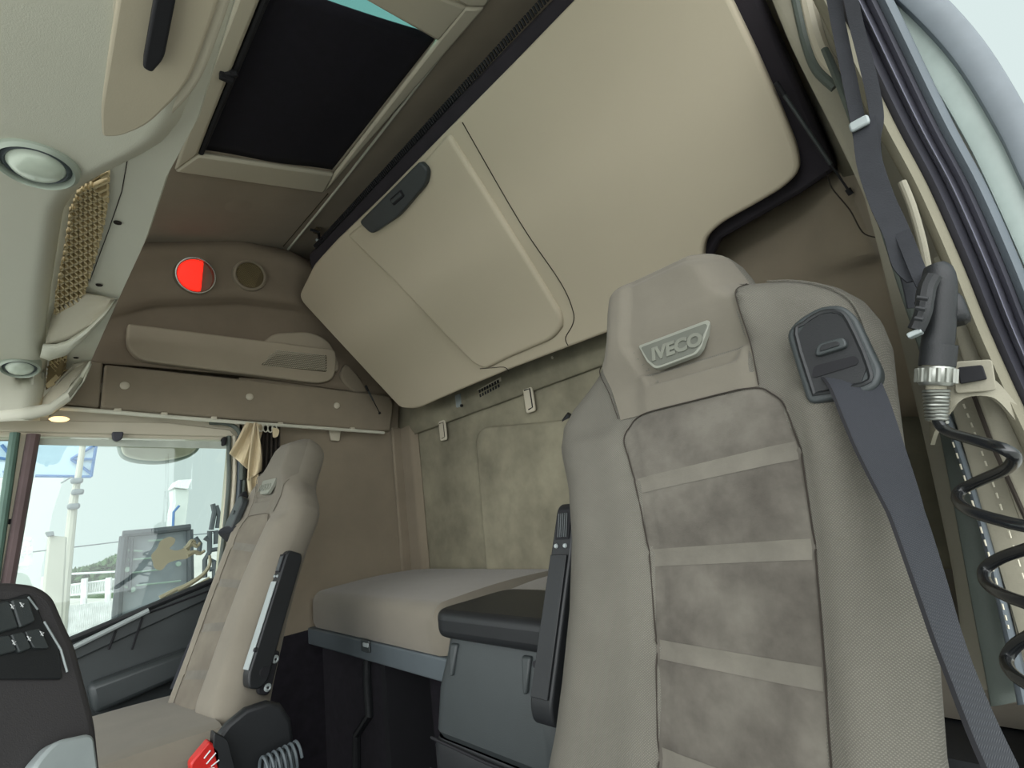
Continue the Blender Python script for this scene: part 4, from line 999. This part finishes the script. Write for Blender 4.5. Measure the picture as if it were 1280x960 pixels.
strap([(1050, -70, 0), (1068, 20, 0), (1078, 60, 0), (1090, 110, 0), (1096, 150, .0), (1092, 185, 0), (1100, 240, 0)], .014, .69, .3)
kb = MB().slab(rr2(PY(1075, 156, .685), XA, ZA, .02, .012, .004), (0, -.006, 0)); kb.build('buckle', edge, t, bevel=.002)
# grab rod
tag(MB().tube(spl([PY(1128, 228, .735), PY(1140, 258, .73), PY(1152, 300, .73), PY(1160, 340, .735)], 5), .0045, 10).build('pillar_rod', leather), 'thin beige rod standing at the door pillar', 'rod')
# air gun
t = thing('air_gun', PY(1172, 440, .66), 'black air blow gun with lever hanging on the pillar', 'air gun')
Y0 = .66
MB().tube(spl([PY(1168, 332, Y0), PY(1175, 352, Y0), PY(1175, 385, Y0), PY(1173, 420, Y0), PY(1170, 440, Y0)], 4), [.009, .011, .013]+[.0135]*14, 18).build('body', black, t)
MB().tube([PY(1174, 432, Y0), PY(1171, 458, Y0)], .0150, 18).build('collar', black, t)
MB().tube(spl([PY(1166, 345, Y0-.02), PY(1158, 362, Y0-.022), PY(1154, 390, Y0-.024), PY(1145, 412, Y0-.024)], 5), [.008]*8+[.0075]*8, 10).build('lever', black, t)
MB().slab(rnd([PY(1132, 417, Y0-.03), PY(1150, 409, Y0-.03), PY(1153, 415, Y0-.03), PY(1135, 423, Y0-.03)], .002), (0, .014, 0)).build('lever_tip', edge, t, bevel=.001)
for k in range(3): MB().tube([PY(1146-k*1.5, 372+k*13, Y0-.043), PY(1160-k*3, 374+k*13, Y0-.043)], .0022, 6).build('lever_rib', black, t)
MB().box(PY(1193, 388, Y0+.02), .02, .04, .03).build('hook_block', black, t, bevel=.006)
MB().tube([PY(1171, 455, Y0), PY(1170, 462, Y0)], .012, 14).build('ferrule', leather, t)
c = PY(1170, 470, Y0); axz = PY(1170, 478, Y0)-PY(1171, 458, Y0); axz /= np.linalg.norm(axz)
mb = MB().lathe(c, axz, [(0, -.009), (.0145, -.009), (.0155, -.006), (.0155, .006), (.0130, .010), (0, .010)], 24)
mb.build('coupling_nut', steel, t)
mb = MB(); e1 = np.cross(axz, YA); e1 /= np.linalg.norm(e1); e2 = np.cross(axz, e1)
for k in range(14):
    a = 2*math.pi*k/14; p = c+(math.cos(a)*e1+math.sin(a)*e2)*.0155; mb.tube([p-axz*.007, p+axz*.007], .0022, 6)
mb.build('knurl', steel, t)
MB().tube([PY(1170, 478, Y0), PY(1170, 492, Y0)], .0085, 14).build('stem', leather, t)
hp = []; a_, b_ = PY(1170, 488, Y0), PY(1171, 527, Y0-.005)
for k in range(145):
    s = k/144; an = s*2*math.pi*9; hp.append(a_+(b_-a_)*s+(math.cos(an)*e1+math.sin(an)*e2)*(.0100-.002*s))
MB().tube(hp, .0016, 6).build('spring', steel, t)
MB().tube([a_, b_], .0055, 10).build('hose_sleeve', leather, t)
t = thing('coiled_cable', PY(1230, 640, .6), 'glossy black coiled air hose hanging from the air gun', 'hose')
cp = [(1171, 520, .655), (1175, 531, .65), (1188, 541, .64), (1225, 552, .60), (1256, 562, .58), (1268, 573, .59), (1256, 587, .62), (1222, 602, .66), (1200, 614, .67), (1198, 627, .65), (1216, 640, .60), (1260, 653, .57), (1300, 662, .56), (1318, 672, .58), (1290, 684, .62), (1252, 697, .65), (1231, 712, .66), (1234, 730, .64), (1258, 745, .59), (1300, 760, .56), (1325, 772, .58), (1300, 788, .62), (1270, 806, .65), (1258, 826, .65), (1270, 846, .60), (1310, 870, .56)]
MB().tube(spl([PY(*p) for p in cp], 8), .0050, 12).build('cable', cable, t)
# strap loop with hook and loop tape
t = thing('cable_strap', PY(1200, 490, .72), 'cream loop strap with black patch under the air gun', 'strap')
P = spl([PY(1165, 545, .75), PY(1172, 525, .73), PY(1190, 500, .72), (PY(1205, 486, .72)), PY(1230, 483, .72), PY(1248, 492, .73), PY(1272, 520, .74)], 6)
ribbon(P, V(.004, .0, .020), .004).build('loop', leather, t)
MB().slab(rnd([PY(1197, 459, .705), PY(1228, 456, .705), PY(1234, 474, .705), PY(1200, 480, .705)], .002), (0, .004, 0)).build('patch', blackm, t, bevel=.001)
MB().slab(rnd([PY(1192, 452, .712), PY(1240, 449, .712), PY(1246, 488, .712), PY(1194, 492, .712)], .004), (0, .004, 0)).build('tab', leather, t, bevel=.001)
# sill and lower pillar (dark, bottom right)
struct(MB().slab([V(-.09, .80, FLOOR), V(.2, .80, FLOOR), V(.2, .80, -.30), V(-.09, .80, -.30)], (0, .05, 0)).build('wall_right_lower', blackm))

# ------------------------------------------------------------------ OUTSIDE
GZ = -2.35
struct(MB().slab([V(-160, -80, GZ), V(40, -80, GZ), V(40, 90, GZ), V(-160, 90, GZ)], (0, 0, -.1)).build('ground', asphalt))
def ox(u, v, x): return PX(u, v, x)
def oslab(pts, nm, m, x, th, lab, cat, bev=0, par=None):
    o = MB().slab([ox(u, v, x) for u, v in pts], (-th, 0, 0)).build(nm, m, par, bevel=bev, smooth=bool(bev))
    if lab: tag(o, lab, cat)
    return o
oslab([(40, 500), (125, 500), (80, 597), (66, 640), (52, 712), (44, 800), (-20, 820), (-30, 500)], 'factory_tower', whitew, -22, 3, 'wide pale concrete tower at the left of the passenger window', 'building')
t = thing('blue_sign', ox(80, 572, -14), 'large pale blue sign board behind the lamp pole', 'sign')
oslab([(-30, 546), (121, 553), (114, 596), (-30, 596)], 'board', signb, -14, .1, None, None, par=t)
mb = MB()
for a, b in (((121, 553), (114, 596)), ((89, 574), (121, 555)), ((89, 574), (119, 574)), ((89, 574), (114, 592)), ((44, 595), (114, 596)), ((-20, 588), (-10, 596)), ((2, 556), (12, 568)), ((-4, 572), (8, 574)), ((5, 588), (10, 596))): mb.tube([ox(*a, -13.93), ox(*b, -13.93)], .03, 5)
mb.build('lines', signbd, t)
t = thing('lamp_pole', ox(90, 720, -11), 'tall pale pole with small cameras outside the window', 'pole')
MB().tube([ox(106, 540, -11), ox(97, 600, -11), ox(92, 625, -11), ox(82, 720, -11), ox(74, 830, -11)], [.04, .045, .06, .07, .075], 10).build('pole', concrete, t)
for (u, v) in ((103, 548), (96, 601), (97, 615), (92, 633)): MB().box(ox(u, v, -10.9), .12, .16, .09).build('camera_unit', concrete if v < 560 else trailer, t, bevel=.03)
tag(MB().tube([ox(76, 604, -12), ox(90, 596, -12)], .012, 5).build('wire', trailer), 'short slanting wire beside the pole', 'wire')
tag(MB().tube([ox(40, 690, -16), ox(100, 683, -16), ox(150, 677, -16), ox(280, 665, -16)], .015, 5).build('overhead_wire', trailer), 'long thin wire crossing behind the lorry', 'wire')
t = thing('concrete_post', ox(66, 740, -9), 'stained concrete gate post outside', 'post')
oslab([(61, 669), (84, 671), (75, 830), (45, 830)], 'shaft', concrete, -9, .4, None, None, .02, t)
oslab([(57, 665), (67, 664), (68, 669), (60, 670)], 'cap', trailer, -8.9, .3, None, None, 0, t)
t = thing('machinery_frame', ox(28, 690, -12), 'white pipe frame in front of the concrete tower', 'frame')
mb = MB()
for a, b in (((24, 672), (38, 676)), ((24, 684), (38, 682)), ((27, 668), (30, 690)), ((22, 692), (38, 692)), ((36, 676), (36, 706)), ((20, 708), (36, 706)), ((22, 692), (20, 708))): mb.tube([ox(*a, -12), ox(*b, -12)], .06, 5)
mb.build('pipes', whitem, t)
t = thing('distant_tower', ox(226, 640, -60), 'white tower with flat cap behind the dark lorry', 'tower')
oslab([(219, 611), (236, 612), (235, 628), (231, 662), (215, 664), (217, 640), (220, 628)], 'shaft', whitew, -60, 3, None, None, 0, t)
oslab([(217, 609), (223, 600), (240, 599), (235, 611)], 'cap', whitem, -59.5, 3, None, None, 0, t)
MB().tube([ox(216, 664, -59), ox(217, 640, -59), ox(224, 632, -59)], .12, 5).build('blue_edge', signbd, t)
# lorry
t = thing('lorry', ox(195, 720, -8.5), 'grey lorry body with dark frame parked outside', 'lorry')
oslab([(155, 668), (237, 661), (239, 760), (235, 830), (140, 830), (146, 760)], 'body', trailer, -8.5, .5, None, None, .03, t)
MB().tube([ox(153, 668, -8.4), ox(195, 664, -8.4), ox(238, 659, -8.4)], .045, 8).build('top_bar', trailerd, t)
MB().tube([ox(155, 670, -8.42), ox(150, 715, -8.42), ox(145, 790, -8.42)], .05, 8).build('side_bar', trailerd, t)
MB().tube([ox(237, 662, -8.42), ox(238, 730, -8.42)], .045, 8).build('side_bar', trailerd, t)
MB().tube([ox(165, 672, -8.42), ox(162, 740, -8.42)], .02, 6).build('inner_bar', trailerd, t)
for a, b in (((160, 688), (178, 689)), ((160, 700), (230, 694)), ((164, 716), (200, 712)), ((170, 732), (226, 726)), ((185, 676), (215, 674)), ((156, 712), (166, 712)), ((154, 733), (166, 736))): MB().tube([ox(*a, -8.43), ox(*b, -8.43)], .012, 5).build('rail', mirrorg, t)
for (u, v) in ((159, 712), (223, 705), (166, 737)): MB().lathe(ox(u, v, -8.43), (1, 0, 0), [(.0, .02), (.03, .02), (.035, .0)], 14).build('lamp', mirrorg, t)
t = thing('mirror_frame', ox(262, 690, -7), 'dark bent mirror arms of a lorry at the window edge', 'mirror')
mb = MB()
for pts in ([(262, 688), (262, 664), (270, 664), (270, 680)], [(264, 662), (268, 640), (266, 630)], [(272, 660), (274, 645), (270, 632)], [(256, 672), (262, 676), (262, 690), (256, 700), (256, 722)], [(262, 700), (268, 702), (268, 724)], [(244, 672), (250, 680), (248, 694)], [(262, 712), (275, 710)], [(262, 688), (275, 686)]): mb.tube([ox(*p, -7) for p in pts], .028, 6)
mb.build('arms', trailerd, t)
# hedge + fences
random.seed(7)
t = thing('hedge', ox(125, 715, -15), 'low green hedge behind the fence outside', 'hedge')
mb = MB()
for k in range(1500):
    u = random.uniform(76, 156); topv = interp(u, [(76, 716), (100, 712), (118, 708), (130, 702), (145, 695), (156, 700)]); v = topv+abs(random.gauss(0, 9))
    c = ox(u, min(v, 742), -15-random.random()*1.5); d1 = V(random.gauss(0, 1), random.gauss(0, 1), random.gauss(0, 1)); d1 /= np.linalg.norm(d1); d2 = np.cross(d1, V(.3, .5, .8)); d2 /= np.linalg.norm(d2)
    s = .10; mb.add([c-d1*s, c+d2*s*.5, c+d1*s, c-d2*s*.5], [(0, 1, 2, 3)])
lf = mb.build('foliage', leafm, t, smooth=False); lf['kind'] = 'stuff'
MB().slab([ox(78, 716, -16.8), ox(156, 704, -16.8), ox(156, 748, -16.8), ox(78, 748, -16.8)], (-.3, 0, 0)).build('hedge_core', leafm, t)
t = thing('metal_fence', ox(110, 740, -13), 'white metal fence with posts below the hedge', 'fence')
for a, b in (((76, 733), (158, 722)), ((76, 745), (158, 738)), ((76, 718), (158, 714))): MB().tube([ox(*a, -13), ox(*b, -13)], .02, 5).build('rail', whitem, t)
for u, v0 in ((106, 723), (136, 722)): MB().tube([ox(u, v0, -12.9), ox(u-3, 790, -12.9)], .05, 6).build('post', whitem, t)
mb = MB()
for k in range(44): u = 76+k*1.9; mb.tube([ox(u, 733-(k*.25), -13), ox(u-1, 745-(k*.15), -13)], .008, 4)
mb.build('upper_bars', whitem, t)
mb = MB()
for k in range(30): u = 80+k*2.4; mb.tube([ox(u, 758-k*.3, -11), ox(u-4, 800, -11)], .028, 5)
mb.build('lower_bars', whitem, t)
# kerb mirror outside the window
t = thing('kerb_mirror', ox(200, 560, -2.35), 'cream kerb mirror hanging outside the top of passenger window', 'mirror')
kq = [(148, 540), (256, 540), (250, 562), (240, 570), (218, 577), (195, 579), (170, 577), (153, 571), (148, 560)]
MB().slab(rnd([ox(u, v, -2.35) for u, v in kq], [0, 0, .05, .05, .08, .08, .08, .06, .04]), (-.06, 0, 0)).build('rim', mirrorg, t, bevel=.012, seg=3)
kq = [(151, 538), (253, 538), (247, 560), (238, 568), (217, 574), (195, 576), (171, 574), (155, 569), (151, 558)]
MB().slab(rnd([ox(u, v, -2.335) for u, v in kq], [0, 0, .05, .05, .08, .08, .08, .06, .04]), (-.02, 0, 0)).build('housing', mirrorb, t, bevel=.008, seg=3)

# ------------------------------------------------------------------ LIGHT: hazy bright sky, brighter towards the front and the open door
w = bpy.data.worlds.new('w'); bpy.context.scene.world = w; w.use_nodes = True; nt = w.node_tree
bg = nt.nodes['Background']; N = nt.nodes.new; L = nt.links.new
tc = N('ShaderNodeTexCoord'); dt = N('ShaderNodeVectorMath'); dt.operation = 'DOT_PRODUCT'
sd = Vector((.50, -.85, .12)).normalized(); dt.inputs[1].default_value = sd
L(tc.outputs['Generated'], dt.inputs[0])
rp = N('ShaderNodeValToRGB'); L(dt.outputs['Value'], rp.inputs['Fac'])
el = rp.color_ramp.elements
el[0].position = 0; el[0].color = (.60, .70, .69, 1); el[1].position = 1; el[1].color = (4.0, 4.1, 4.1, 1)
e = el.new(.25); e.color = (1.5, 1.62, 1.62, 1)
L(rp.outputs['Color'], bg.inputs['Color']); bg.inputs['Strength'].default_value = 1.0
sc = bpy.context.scene
sc.view_settings.view_transform = 'Standard'; sc.view_settings.look = 'None'; sc.view_settings.gamma = 1; sc.view_settings.use_curve_mapping = False
sc.view_settings.exposure = 0.25
